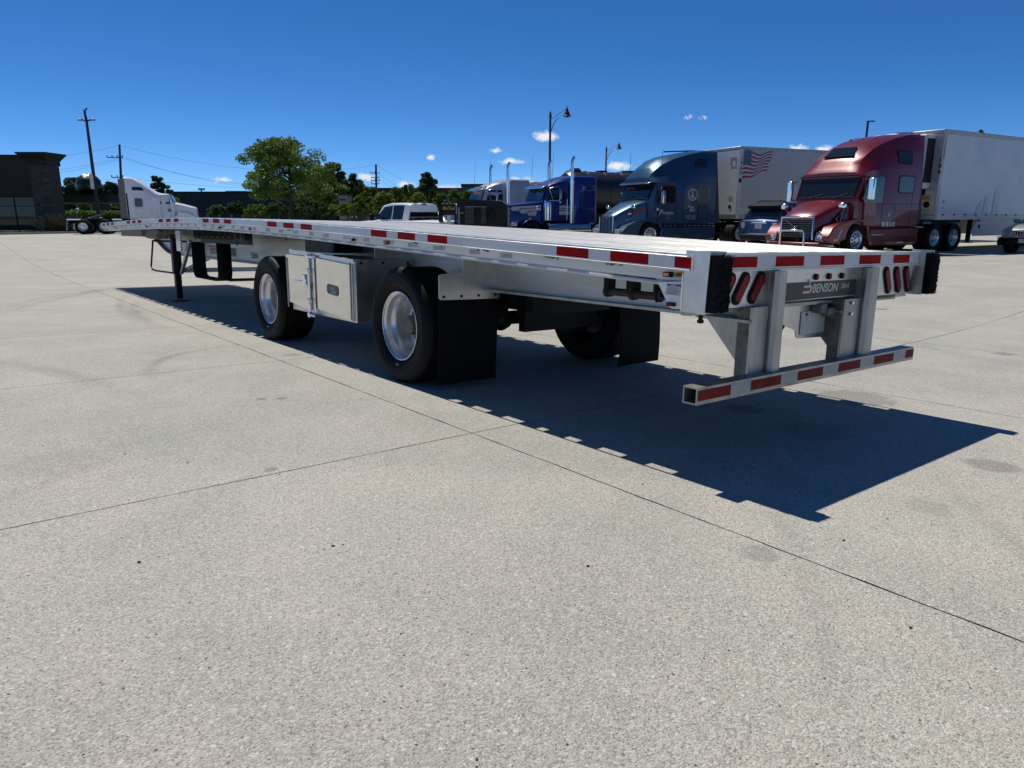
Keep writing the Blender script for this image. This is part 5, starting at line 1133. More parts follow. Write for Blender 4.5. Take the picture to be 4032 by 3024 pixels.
for s_ in (1, -1):
    MB().plate([(-.02, s_*.44, .60), (-.10, s_*.80, .60), (-.30, s_*.87, .66), (-.28, s_*.85, .82), (-.06, s_*.46, .77)], (.05, s_*.01, 0)).build('headlight', lens_clear, SIL, bevel=.02)
    MB().box((.02, min(s_*.5, s_*.74), .49), (.05, max(s_*.5, s_*.74), .55)).build('fog_lamp', lens_amber, SIL, bevel=.01)
    mm = MB().box((-1.35, min(s_*.90, s_*1.1), 1.02), (-1.22, max(s_*.90, s_*1.1), 1.17)).build('wing_mirror', silver_p, SIL, bevel=.04)
    for x in (-.75, -3.5): twheel(SIL, x, s_*.90, .36, .24, 'front')
MB().box((-.25, -.86, .30), (.07, .86, .56)).build('bumper', paint_black, SIL, bevel=.05); MB().box((-.2, -.87, .565), (.075, .87, .59)).build('bumper_trim', chrome, SIL)
pl = MB().box((.075, -.16, .40), (.085, .16, .52)).build('licence_plate', MATS['plate white'], SIL); text('FJ 56', 'lettering', (.0855, -.14, .43), (0, 1, 0), (0, 0, 1), .09, MATS['navy print'], pl, .0005, .01)
# white crew-cab pickup seen from behind
P = at_depth(1606, 860, 30)
PU = vroot('pickup_truck', 'white crew cab pickup with dark rear window seen over the flatbed deck', 'pickup truck', P.x, P.y, 350, 0, z=ZF-.24); PU.location = Vector(PU.location)+Vector((.86, .13, 0))
car_body(PU, white_p, [(-2.0, .92, 1.25, .6), (-1.9, .99, 1.28, .55), (.0, 1.0, 1.30, .45), (2.3, 1.0, 1.30, .42), (3.3, .99, 1.25, .42), (3.8, .93, 1.12, .45), (3.9, .82, 1.0, .5)],
         [(.0, .88, .72, 1.26, 1.95), (.25, .9, .76, 1.26, 1.99), (1.2, .91, .77, 1.26, 2.01), (1.75, .9, .74, 1.26, 1.93), (2.35, .87, .66, 1.25, 1.30)])
MB().plate([(-.015, -.82, 1.33), (-.015, .82, 1.33), (.012, .70, 1.885), (.012, -.70, 1.885)], (.03, 0, 0)).build('rear_window', glass, PU)
MB().box((-.04, -.12, 1.91), (.0, .12, 1.95)).build('brake_light', lens_red, PU)
for y in (-.48, -.1, .40): MB().box((.0, y-.07, 1.985), (.14, y+.07, 2.02)).build('roof_clip', black, PU)
for s_ in (1, -1):
    MB().plate([(.35, s_*.895, 1.33), (.98, s_*.905, 1.33), (.98, s_*.785, 1.90), (.30, s_*.775, 1.90)], (0, s_*.012, 0)).build('side_window', glass, PU)
    MB().plate([(1.05, s_*.905, 1.33), (2.15, s_*.885, 1.33), (1.6, s_*.775, 1.84), (1.05, s_*.785, 1.90)], (0, s_*.012, 0)).build('side_window', glass, PU)
    mirror(PU, 1.95, s_*1.12, 1.28, 1.56, s_, paint_black)
    for x in (-1.0, 2.9): twheel(PU, x, s_*1.0, .42, .28, 'front')
MB().box((-2.02, -.8, .75), (-1.98, .8, 1.22)).build('tailgate', white_p, PU, bevel=.02)
tr = MB(); 
for y in (-.8, -.3, .2, .7): tr.box((-.16, y-.03, 1.29), (-.10, y+.03, 1.42))
tr.box((-.17, -.85, 1.40), (-.09, .85, 1.45)); tr.build('headache_rail', wood, PU)
# black gooseneck trailer parked nose-on
P = at_depth(1905, 860, 29)
GN = vroot('gooseneck_trailer', 'black gooseneck trailer with hanging chains and yellow lettering on its neck', 'trailer', P.x, P.y, 214, 0, z=ZF-.18)
bh = [(.0, -.98, .5), (.0, .98, .5), (.0, .98, 1.72), (.0, .86, 1.88), (.0, .75, 2.0), (.0, -.62, 2.08), (.0, -.80, 2.06), (.0, -.98, 1.78)]
bh = [(.0, -1.05, .5), (.0, 1.05, .5), (.0, 1.05, 1.74), (.0, .70, 1.98), (.0, .30, 2.0), (.0, -.90, 2.08), (.0, -1.05, 2.02)]
MB().plate([(x, y, z) for x, y, z in bh], (-.08, 0, 0)).build('bulkhead', paint_black, GN)
for y in (-.98, .98): MB().box((.0, y-.04, .6), (.05, y+.04, 1.75)).build('bulkhead_post', mat('grey galvanised steel', (.2, .2, .2), .5, .6), GN)
MB().box((-6, -1.1, .75), (-.1, 1.1, .95)).build('deck_frame', paint_black, GN)
ch = mat('steel chain', (.22, .2, .17), .4, .8, (40, .5)); cb = MB()
for y0_, n_ in ((.05, 4), (-.42, 7)):
    for k in range(n_):
        yy = y0_-k*.05; z = 1.76
        while z > 1.15: cb.box((.05+random.uniform(-.01, .01), yy-.012, z-.03), (.075, yy+.012, z)); z -= .05
cb.build('chains', ch, GN)
MB().box((.03, -.75, 1.76), (.08, .12, 1.79)).build('chain_rack', ch, GN)
for y in (-.2, .3): MB().box((.0, y-.1, 1.35), (.3, y+.1, 1.6)).build('tool_tray', black, GN)
nk = MB().box((.02, -1.72, 1.45), (.12, -1.1, 1.93)).build('neck_panel', paint_black, GN)
MB().box((.02, -1.78, .55), (.12, -1.60, 1.75)).build('neck_leg', paint_black, GN); MB().box((.02, -1.16, .55), (.12, -1.06, 1.5)).build('neck_leg', paint_black, GN); MB().box((-2.0, -1.75, .62), (.1, -1.05, .72)).build('neck_floor', paint_black, GN)
for i in range(8): MB().box((.12, -1.70+i*.073, 1.87), (.125, -1.70+i*.073+.07, 1.91)).build('reflective_tape', mat_redf if i % 2 == 0 else mat_tapeg, GN)
text('BigTex', 'lettering', (.121, -1.62, 1.66), (0, 1, 0), (0, 0, 1), .17, mat('yellow print', (.55, .33, .02), .5), nk, .001, .02, .15)
text('14GN', 'lettering', (.004, -1.0, 1.50), (0, 1, 0), (0, 0, 1), .09, MATS['yellow print'], GN, .001, .01)
for x in (-3.5, -4.4):
    for s_ in (1, -1): twheel(GN, x, s_*1.1, .38, .2, 'front')
MB().box((.02, -1.45, 1.0), (.06, -1.3, 1.45)).build('data_plate', offwhite, GN)

# --- white bobtail tractor at the left, facing right (its right flank shows)
BT = vroot('bobtail_tractor', 'white sleeper tractor without trailer standing before the brown building', 'semi truck', 5.108, 55.27, 110, -1, z=ZF)
wst_ = [(2.88, 1.25, 2.7, 1.14, 3.78, 3.88, 1.05), (3.4, 1.25, 2.7, 1.13, 3.70, 3.82, 1.05), (3.9, 1.25, 2.7, 1.10, 3.36, 3.50, 1.05), (4.3, 1.25, 2.66, 1.06, 3.0, 3.17, 1.05), (4.72, 1.2, 2.5, 1.0, 2.76, 2.88, 1.05), (5.0, 1.12, 2.45, .98, 2.7, 2.80, 1.05), (5.55, 1.1, 2.42, .96, 2.66, 2.75, 1.1)]
aero_tractor(BT, white_p, wst_, ((5.58, 2.72, .95), (5.86, 2.14, .98)), ((5.75, .88, 2.14), (7.17, .66, 1.80)), None, -1)
for s_ in (1, -1):
    panel(BT, 'side_window', [(4.97, 2.05), (5.62, 2.05), (5.62, 2.3), (5.50, 2.56), (4.97, 2.56)], wst_, s_, glass_g, .012)
    panel(BT, 'sleeper_window', rrect(3.40, 3.88, 1.84, 2.42, .06), wst_, s_, glass, .014); frame_loop(BT, 'window_surround', rrect(3.34, 3.94, 1.78, 2.48, .08), wst_, s_, white_p, .02)
    panel(BT, 'sleeper_window', [(3.30, 2.96), (4.05, 2.94), (3.95, 3.12), (3.75, 3.18), (3.34, 3.18)], wst_, s_, glass, .03, .06)
    for pts in ([(4.74, 1.1), (4.76, 2.5)], [(4.93, 1.3), (4.93, 2.5)], [(3.4, 1.7), (3.92, 1.7), (3.92, 1.35), (3.4, 1.35), (3.4, 1.7)]): seam(BT, pts, wst_, s_, MATS['grey print'])
    MB().plate([(2.88, s_*1.24, 1.05), (2.42, s_*1.2, 1.12), (2.46, s_*1.02, 3.70), (2.90, s_*1.14, 3.74)], (0, -s_*.03, 0)).build('side_extender', mat('brown grey trim', (.17, .155, .15), .6), BT)
    panel(BT, 'black_strip', [(2.90, 1.08), (2.99, 1.08), (2.99, 2.75), (2.90, 2.75)], wst_, s_, black, .008)
    arch = [(6.45+.56*math.cos(R(a)), .5+.56*math.sin(R(a))) for a in range(180, -1, -12)]
    MB().plate([(x, s_*1.2, z) for x, z in [(5.85, .45)]+arch+[(7.2, .45), (7.28, .8), (7.15, 1.15), (6.6, 1.42), (6.1, 1.44), (5.85, 1.2)]], (0, -s_*.5, 0)).build('fender', white_p, BT, bevel=.05)
    MB().box((3.0, min(s_*1.0, s_*1.2), .35), (5.8, max(s_*1.0, s_*1.2), 1.02)).build('side_skirt', white_p, BT, bevel=.04)
    mirror(BT, 5.72, s_*1.3, 1.78, 2.3, s_, white_p)
    MB().plate([(-.95, s_*.75, .9), (-1.0, s_*.75, .3), (-.98, s_*1.2, .28), (-.9, s_*1.2, .95)], (-.01, 0, 0)).build('mudflap', offwhite, BT)
panel(BT, 'green_sticker', rrect(5.42, 5.62, 1.52, 1.72, .02), wst_, -1, mat('green print', (.1, .2, .12), .5), .008)
MB().box((-1.0, -.45, .72), (3.2, -.37, 1.02)).build('frame_rail', black, BT)
chassis(BT, -1.0, 7.0, (.02, 1.33), 6.45)
MB().lathe([(0, 0), (0, .42), (.06, .45), (.08, .40), (.08, 0)], (.62, 0, 1.06), (0, 0, 1), 20).build('fifth_wheel', alu, BT)
MB().box((-1.05, -.5, .95), (-.2, .5, 1.03)).build('tail_plate', alu_pol, BT); MB().box((1.8, -.9, .95), (2.4, .9, 1.03)).build('deck_plate', alu_pol, BT)
MB().plate([(.1, -.5, 1.03), (.9, -.5, 1.28), (.9, .5, 1.28), (.1, .5, 1.03)], (0, 0, .03)).build('ramp_plate', alu, BT)
# ------------------------------------------------------------------ beyond the lot
K = 1.8228
def gp(u, D, v=900):     # ground point under a column of the picture, u in 2212-pixel units
    p = at_depth(u*K, v, D); return Vector((p.x, p.y, 0))
def zat(u, v, D): return at_depth(u*K, v*K, D).z
# lawn strip and kerb at the left edge of the lot
A, B_ = gp(-260, 44), gp(470, 62)
dr = (B_-A).normalized(); nr_ = Vector((-dr.y, dr.x, 0))
b = MB(); 
def quadstrip(b, p, q, n0, n1, z): b.add([(p+nr_*n0).to_tuple()[:2]+(z,), (q+nr_*n0).to_tuple()[:2]+(z,), (q+nr_*n1).to_tuple()[:2]+(z,), (p+nr_*n1).to_tuple()[:2]+(z,)], [(0, 1, 2, 3)])
A2 = A-dr*30; B2 = B_+dr*130
quadstrip(b, A2, B2, .3, 90, ZF+.12); o = b.build('lawn', grass_m); o['kind'] = 'structure'
kb = MB(); 
L_ = (B2-A2).length; ux = dr
for t0 in range(0, 90):
    p = A2+dr*(t0*1.5); q = p+dr*1.49
    c = [p, q, q+nr_*.3, p+nr_*.3]; 
    if t0 == 0: kerb_root = MB().add([(c_.x, c_.y, ZF-.05) for c_ in (A2, B2, B2+nr_*.28, A2+nr_*.28)], [(0, 1, 2, 3)]).build('kerb', kerb_m); kerb_root['kind'] = 'structure'
    MB().plate([(w.x, w.y, ZF-.02) for w in c], (0, 0, .15)).build('kerb_stone', kerb_m, kerb_root)
gb = MB()
for _ in range(9000):
    t = random.uniform(18, 60); n_ = random.uniform(.35, 3.2); p = A2+dr*t+nr_*n_; h_ = random.uniform(.05, .12); a = random.uniform(0, 6.3)
    o_ = len(gb.v); gb.v += [(p.x-.02*math.cos(a), p.y-.02*math.sin(a), ZF+.12), (p.x+.02*math.cos(a), p.y+.02*math.sin(a), ZF+.12), (p.x+random.uniform(-.04, .04), p.y+random.uniform(-.04, .04), ZF+.12+h_)]; gb.f.append((o_, o_+1, o_+2))
o = gb.build('grass_blades', grass_m); o['kind'] = 'stuff'
# brown building with its stone pier
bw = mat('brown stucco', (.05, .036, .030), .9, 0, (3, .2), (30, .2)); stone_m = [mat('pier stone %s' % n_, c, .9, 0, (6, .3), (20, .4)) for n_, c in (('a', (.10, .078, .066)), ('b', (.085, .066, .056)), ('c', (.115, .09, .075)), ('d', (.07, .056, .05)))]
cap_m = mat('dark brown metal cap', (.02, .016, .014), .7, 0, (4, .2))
p0, p1 = gp(-150, 59.5), gp(88, 59.5); D_ = (p1-p0).normalized(); Nn = Vector((D_.y, -D_.x, 0))
if (Vector((CAM.x, CAM.y, 0))-p0).dot(Nn) < 0: Nn = -Nn
def bm4(o, d, n, z): return Matrix(((d.x, n.x, 0, o.x), (d.y, n.y, 0, o.y), (0, 0, 1, z), (0, 0, 0, 1)))
BL = empty('brown_building', 'low dark brown building with mirrored ground floor glass and a tall stone corner pier', 'building', mw=bm4(p1, D_, -Nn, ZF+.12))
ht = zat(40, 334, 59.5)-ZF-.12; wt = zat(40, 424, 59.5)-ZF-.12; Lb = 14
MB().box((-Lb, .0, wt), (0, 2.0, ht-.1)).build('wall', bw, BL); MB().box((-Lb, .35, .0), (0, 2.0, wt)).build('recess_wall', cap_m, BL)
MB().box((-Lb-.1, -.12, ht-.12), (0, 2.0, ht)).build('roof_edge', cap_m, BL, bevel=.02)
gl = mat('mirror glazing', (.008, .01, .012), .03, 0, (2, .1))
for i in range(7):
    x0 = -Lb+i*2.0; f_ = MB(); f_.box((x0, .18, .35), (x0+.09, .26, wt)); f_.box((x0, .18, wt-.08), (x0+2, .26, wt)); f_.box((x0, .18, .3), (x0+2, .26, .38)); f_.box((x0, .18, wt*.70), (x0+2, .26, wt*.70+.05))
    wf = f_.build('window', cap_m, BL); MB().box((x0+.05, .21, .36), (x0+2, .23, wt-.05)).build('pane', gl, wf)
MB().box((-Lb, .12, 0), (0, .34, .34)).build('plinth', cap_m, BL)
pw_ = (gp(126, 59.5)-gp(88, 59.5)).length; ph = zat(110, 324, 57)-ZF-.12
pr = MB().box((.06, -.30, 0), (pw_-.04, 1.3, ph-.9)).build('stone_pier', stone_m[3], BL)
ps_ = [MB().mesh('x') for _ in range(0)]
sm = {}
z = .02; row = 0
while z < ph-1.0:
    hh = random.choice((.16, .2, .26)); x = .0-(row % 2)*.2
    while x < pw_:
        w = random.choice((.35, .5, .65)); x0, x1 = max(0, x), min(pw_, x+w-.02)
        if x1-x0 > .08:
            k = (round(x1-x0, 1), hh); mi = random.randrange(4)
            if (k, mi) not in sm: sm[(k, mi)] = MB().box((0, 0, 0), (x1-x0, .12, hh-.02)).mesh('stone', stone_m[mi])
            o = bpy.data.objects.new('stone', sm[(k, mi)]); COL.objects.link(o); o.parent = BL; o.location = (x0, -.40+random.uniform(-.02, .025), z)
        x += w
    z += hh; row += 1
pc = MB(); a_, c_ = -.15, pw_+.15
pc.plate([(-.05, -.45, ph-.95), (pw_+.05, -.45, ph-.95), (pw_+.05, 1.4, ph-.95), (-.05, 1.4, ph-.95)], (0, 0, .35)); pc.build('cap_base', cap_m, BL)
c2 = MB(); c2.v = [(-.05, -.45, ph-.6), (pw_+.05, -.45, ph-.6), (pw_+.05, 1.4, ph-.6), (-.05, 1.4, ph-.6), (-.55, -.9, ph-.12), (pw_+.35, -.9, ph-.12), (pw_+.35, 1.8, ph-.12), (-.55, 1.8, ph-.12)]; c2.f = [(0, 1, 2, 3), (4, 5, 6, 7), (0, 1, 5, 4), (1, 2, 6, 5), (2, 3, 7, 6), (3, 0, 4, 7)]
c2.build('flared_cap', cap_m, BL); MB().box((-.58, -.93, ph-.12), (pw_+.38, 1.83, ph)).build('cap_top', cap_m, BL)
# drive-through canopy behind the pier
q0, q1 = gp(150, 70), gp(240, 70); Dc = (q1-q0).normalized(); Nc = Vector((-Dc.y, Dc.x, 0))
CN = empty('entrance_canopy', 'low brown canopy on a stone post between the building pier and the light pole', 'canopy', mw=bm4(q0, Dc, Nc, ZF+.12))
ct = zat(190, 420, 70)-ZF-.12; cb_ = zat(190, 437, 70)-ZF-.12; cl = (q1-q0).length
MB().box((-2, 0, cb_), (cl, 6, ct)).build('canopy_roof', bw, CN); MB().box((-2.1, -.1, ct-.1), (cl+.1, 6.1, ct)).build('roof_edge', cap_m, CN)
MB().box((-2, 0.02, cb_-.12), (cl, 6, cb_-.005)).build('soffit', mat('soffit tan', (.25, .21, .15), .8), CN)
for y_ in (.2, 4.8): MB().box((cl*.62, y_, 0), (cl*.86, y_+1.0, cb_-.12)).build('stone_post', stone_m[2], CN)
# mirrored globe above the canopy
gc = at_depth(192*K, 402*K, 72)
gm = MB(); gm.lathe([(-1.15*math.cos(math.pi*i/14), 1.15*math.sin(math.pi*i/14)) for i in range(15)], gc, (0, 0, 1), 28)
gm.v = [tuple(Vector(v)+Vector((random.uniform(-1, 1), random.uniform(-1, 1), random.uniform(-1, 1)))*.05) for v in gm.v]
GLB = empty('mirrored_globe', 'silver mirrored globe standing above the canopy behind the light pole', 'sculpture', loc=(gc.x, gc.y, ZF))
o = gm.build('globe', mat('crinkled mirror', (.17, .15, .11), .35, 1., (1.2, .6, (.07, .07, .05)), (1.6, 1.0)), GLB, 60); o.location = (-gc.x, -gc.y, -ZF)
o = MB().tube([(gc.x, gc.y, ZF), (gc.x, gc.y, gc.z-1.1)], .12, 8).build('stem', alu, GLB); o.location = (-gc.x, -gc.y, -ZF)
# ---------- poles, lamps, wires
pole_m = mat('dark bronze pole', (.016, .015, .018), .5, .2); wood_p = mat('utility pole timber', (.075, .058, .045), .9, 0, (8, .3))
def lpole():
    u0, v0, D = 217, 500, 56; p = gp(u0, D); zt = zat(186, 262, D); lean = gp(214, D)-p
    r_ = empty('light_pole', 'tall dark light pole with two small floodlights and a bent tip behind the white tractor', 'light pole', loc=(p.x, p.y, ZF+.1))
    h_ = zt-ZF; tp = at_depth(187*K, 262*K, D)-Vector((p.x, p.y, ZF+.1))
    MB().tube([(0, 0, 0), (tp.x*.5, tp.y*.5, h_*.5), (tp.x, tp.y, h_)], [.16, .12, .09], 10).build('pole', pole_m, r_, 40)
    t2 = at_depth(187*K, 233*K, D)-Vector((p.x, p.y, ZF+.1))
    MB().tube([(tp.x, tp.y, h_), (tp.x-.05, tp.y, (h_+t2.z)/2), (t2.x-.1, t2.y, t2.z-.15), (t2.x+.05, t2.y, t2.z)], [.09, .08, .06, .04], 8).build('bent_tip', pole_m, r_, 40)
    for s in (-1, 1):
        e_ = tp+Vector((rt.x, rt.y, 0))*.36*s; MB().tube([tuple(tp), (e_.x, e_.y, h_+.02)], .05, 6).build('lamp_arm', pole_m, r_)
        f_ = tp+Vector((rt.x, rt.y, 0))*.50*s; MB().box((f_.x-.14, f_.y-.14, h_-.07), (f_.x+.14, f_.y+.14, h_+.06)).build('floodlight', alu, r_, bevel=.02)
    MB().tube([(tp.x-.05, tp.y, h_+.1), (tp.x-.12, tp.y, h_+.7)], .03, 5).build('sensor', pole_m, r_)
    n_ = MB().box((-.32, -.32, 3.1), (-.1, -.1, 4.2)).build('notice_board', offwhite, r_)
    MB().box((-.35, -.35, 0), (.35, .35, .5)).build('concrete_base', kerb_m, r_, bevel=.05)
lpole()
def arm(r_, z, w, n_, dz=.12, d=None):
    d = d or Vector((rt.x, rt.y, 0)); a = MB().tube([tuple(d*-w+Vector((0, 0, z))), tuple(d*w+Vector((0, 0, z)))], .07, 5).build('cross_arm', wood_p, r_)
    for k in range(n_): q = d*(-w+2*w*k/(n_-1)); MB().tube([(q.x, q.y, z), (q.x, q.y, z+.3)], [.05, .07], 5).build('insulator', black, a)
def upole(u, vtop, D, label, arms, r0=.16, lean=0):
    p = gp(u, D); zt = zat(u, vtop, D); r_ = empty('utility_pole', label, 'utility pole', loc=(p.x, p.y, ZF))
    tpv = at_depth((u-lean)*K, vtop*K, D)-Vector((p.x, p.y, ZF))
    MB().tube([(0, 0, 0), (tpv.x, tpv.y, tpv.z)], [r0, r0*.7], 8).build('pole', wood_p, r_, 40)
    for (v, w, n_) in arms: arm(r_, zat(u, v, D)-ZF, w, n_)
    return p
P1 = upole(267, 312, 105, 'wooden utility pole rising behind the white tractor roof', ((340, 1.1, 4), (383, .8, 3)), .2, 9)
P2 = upole(815, 355, 140, 'wooden utility pole with stepped cross arms above the hedge', ((374, .8, 3), (384, .7, 2), (390, .8, 3), (397, .7, 2)), .26, 3)
P3 = upole(1190, 427, 200, 'small distant utility pole behind the tall street lamp', ((430, 3.0, 3), (462, 3.0, 3)), .22)
wire_m = mat('wire', (.12, .14, .18), .5)
def wire(a, b, sag, r_=.02, lab='overhead wire sagging between utility poles'):
    n_ = 14; pts = [a.lerp(b, i/n_)+Vector((0, 0, -sag*4*(i/n_)*(1-i/n_))) for i in range(n_+1)]
    o = MB().tube(pts, r_, 4).build('overhead_wire', wire_m); tag(o, lab, 'wire', 'overhead wires between the utility poles'); return o
def wp_(u, v, D): return at_depth(u*K, v*K, D)
for (a, b, s_, l_) in (((258, 314, 105), (815, 356, 140), 2.2, 'topmost overhead wire right of the pole behind the white tractor'), ((262, 341, 105), (812, 376, 140), 3, 'upper middle overhead wire crossing behind the large tree'), ((272, 341, 105), (818, 379, 140), 3.3, 'lower middle overhead wire crossing behind the large tree'), ((266, 383, 105), (815, 398, 140), 1.2, 'lowest overhead wire right of the pole behind the white tractor'),
                  ((258, 314, 105), (-300, 345, 110), 1.5, 'topmost overhead wire above the brown building'), ((262, 341, 105), (-300, 380, 110), 1.5, 'middle overhead wire running to the brown building'), ((266, 343, 105), (-300, 388, 110), 1.7, 'paired overhead wire running to the brown building'), ((262, 384, 105), (-300, 408, 110), .8, 'lowest overhead wire running to the brown building'),
                  ((815, 357, 140), (1185, 428, 200), 5, 'topmost overhead wire between hedge pole and street lamp'), ((818, 376, 140), (1190, 432, 200), 7, 'second overhead wire between hedge pole and street lamp'), ((818, 386, 140), (1182, 462, 200), 6, 'lower overhead wire between hedge pole and street lamp'),
                  ((1190, 428, 200), (1500, 470, 240), 6, 'overhead wire right of the street lamp'), ((1190, 430, 200), (1255, 372, 150), 2, 'overhead wire rising to the right of the street lamp')):
    wire(wp_(*a), wp_(*b), s_, .015, l_)
def bell_lamp(u, vtop, D, label, flip=1, reach=34):
    p = gp(u, D); zt = zat(u, vtop, D)-ZF; r_ = empty('street_lamp', label, 'street lamp', loc=(p.x, p.y, ZF)); d = Vector((rt.x, rt.y, 0))*flip
    MB().tube([(0, 0, 0), (0, 0, .5), (0, 0, .6), (0, 0, zt-.35), (0, 0, zt-.3), (0, 0, zt-.1), (0, 0, zt)], [.16, .14, .085, .065, .09, .05, .01], 10).build('pole', pole_m, r_, 40)
    w = reach*D/1542; z0 = zt-.42
    path = []
    for i in range(11): t = i/10; path.append(tuple(d*(w*(t))+Vector((0, 0, z0+.02+(.95*math.sin(t*math.pi*.5)**1.7)*w*.52))))
    MB().tube(path, .028, 6).build('curved_arm', pole_m, r_, 60)
    MB().tube([(0, 0, z0-.9), tuple(d*w*.22+Vector((0, 0, z0-.25))), tuple(d*w*.5+Vector((0, 0, z0+.10)))], .022, 6).build('arm_brace', pole_m, r_, 60)
    e_ = Vector(path[-1]); MB().lathe([(.22, 0), (.2, .02), (.1, .025), (.08, .06), (.0, .06), (-.06, .09), (-.12, .10), (-.16, .14), (-.30, .17), (-.36, .25), (-.39, .26), (-.40, .12), (-.44, .10), (-.45, 0)], e_, (0, 0, 1), 18).build('bell_shade', pole_m, r_, 40)
bell_lamp(1186, 240, 45, 'taller black street lamp with bell shade above the blue tractor')
bell_lamp(1305, 316, 68, 'shorter black street lamp with bell shade behind the black tank', 1, 26)
def shoebox():
    u, D = 1850, 80; p = gp(u, D); zt = zat(1853, 262, D)-ZF; r_ = empty('street_lamp', 'square black parking lot lamp above the red tractor roof', 'street lamp', loc=(p.x, p.y, ZF)); d = Vector((rt.x, rt.y, 0))
    MB().tube([(0, 0, 0), (0, 0, zt)], .12, 8).build('pole', pole_m, r_); MB().box((-.05, -.2, zt-.05), (.65, .2, zt+.05)).build('lamp_head', pole_m, r_).rotation_euler = (0, 0, -YAW)
shoebox()
# ---------- far buildings
def block(name, u0, u1, vt, D, m, label, cat='building', depth=20, vt2=None, extra=None, zbase=None):
    a, b = gp(u0, D), gp(u1, D if vt2 is None else D*1.0); d = (b-a).normalized(); n_ = Vector((-d.y, d.x, 0)); 
    h0 = zat(u0, vt, D)-ZF; h1 = zat(u1, vt2 or vt, D)-ZF; L2 = (b-a).length
    r_ = empty(name, label, cat, mw=bm4(a, d, n_, ZF))
    MB().box((0, 0, -1), (L2, depth, h0)).build('wall', m, r_)
    MB().box((-.1, -.15, h0-.02), (L2+.1, depth+.1, h0+.25)).build('roof_edge', cap_m, r_)
    return r_, L2, h0
wh_m = mat('dark grey corrugated wall', (.04, .045, .055), .7, 0, (2, .2)); br_m = mat('brick brown wall', (.12, .07, .05), .9, 0, (3, .2))
r_, L2, h0 = block('warehouse', 378, 700, 417, 125, wh_m, 'long dark grey warehouse with brown base behind the small bushes', depth=50)
MB().box((0, -.25, -.5), (L2, -.01, 1.75)).build('brick_base', br_m, r_)
for i in range(14): wf = MB().box((1.5+i*2.0, -.32, .5), (2.3+i*2.0, -.26, 1.5)).build('window', cap_m, r_); MB().box((1.6+i*2.0, -.34, .6), (2.2+i*2.0, -.325, 1.4)).build('pane', glass, wf)
for i in range(60): MB().box((i*L2/60, -.06, 1.8), (i*L2/60+.12, -.005, h0-.05)).build('wall_rib', wh_m, r_)
MB().box((.8, 10, h0), (1.0, 10.2, h0+.9)).build('roof_mast', alu, r_)
MB().box((.4, 9.9, h0+.8), (1.5, 10.3, h0+1.15)).build('roof_vent', alu, r_)
MB().box((L2*.30, 4, h0), (L2*.44, 8, h0+.5)).build('roof_unit', offwhite, r_)
block('brick_building', 690, 1015, 408.5, 150, br_m, 'flat brown building whose roof line shows above the hedge', depth=30)
sg_m = mat('dark green grey container wall', (.06, .068, .062), .7, 0, (2, .2))
r_, L2, h0 = block('storage_shed', 1000, 1090, 404, 62, sg_m, 'dark green shed with slanted end left of the white long-nosed tractor', 'shed', depth=8)
r_, L2, h0 = block('dark_kiosk', 1343, 1362, 376, 60, mat('dark brown cladding', (.05, .04, .035), .8), 'small dark box building between the black tank and the blue grey tractor', 'shed', depth=3)
for i in range(4): MB().box((.1, -.02, h0-.9-i*.5), (L2-.1, -.005, h0-.5-i*.5)).build('wall_panel', offwhite if i else cap_m, r_)
block('low_building', 1700, 2500, 440, 110, mat('pale wall', (.35, .33, .3), .8), 'low pale building far behind the red tractor trailer', depth=20)
# tenant sign and the panel beside it
a = gp(735, 62); d_ = Vector((rt.x, rt.y, 0)); n_ = Vector((-d_.y, d_.x, 0)); 
SG = empty('tenant_sign', 'tan pylon sign listing tenants, half hidden by the big tree', 'sign', mw=bm4(a, d_, n_, ZF))
hs = zat(745, 422, 62)-ZF; ws_ = 25*62/1542
MB().box((0, 0, -.5), (ws_*.74, .5, hs)).build('sign_face', mat('grey sign face', (.22, .225, .23), .6), SG); MB().box((ws_*.74+.002, 0, -.5), (ws_, .7, hs-.05)).build('sign_side', mat('tan brick', (.24, .19, .13), .9, 0, (9, .3)), SG); MB().box((-.05, -.05, hs), (ws_+.05, .75, hs+.12)).build('sign_cap', cap_m, SG)
for i in range(5): MB().box((.08, -.006, hs-.42-i*.42), (.08+(.5, .62, .55, .3, .58)[i], .0, hs-.30-i*.42)).build('print_line', black, SG)
a = gp(758, 60); DP = empty('panel_board', 'dark grey panel with white vertical characters in front of the hedge', 'sign', mw=bm4(a, d_, n_, ZF)); hs = zat(760, 436, 60)-ZF; ws_ = 33*60/1542
MB().box((0, 0, .1), (ws_, .15, hs)).build('board', mat('slate grey board', (.06, .062, .065), .7), DP)
for p_x in (0.05, ws_-.15): MB().box((p_x, .15, -.5), (p_x+.1, .25, hs-.1)).build('support_post', black, DP)
for i in range(4):
    for j in (0, 1): MB().box((.10+j*.33, -.006, hs-.32-i*.32), (.20+j*.33, .0, hs-.16-i*.32)).build('painted_character', offwhite, DP)
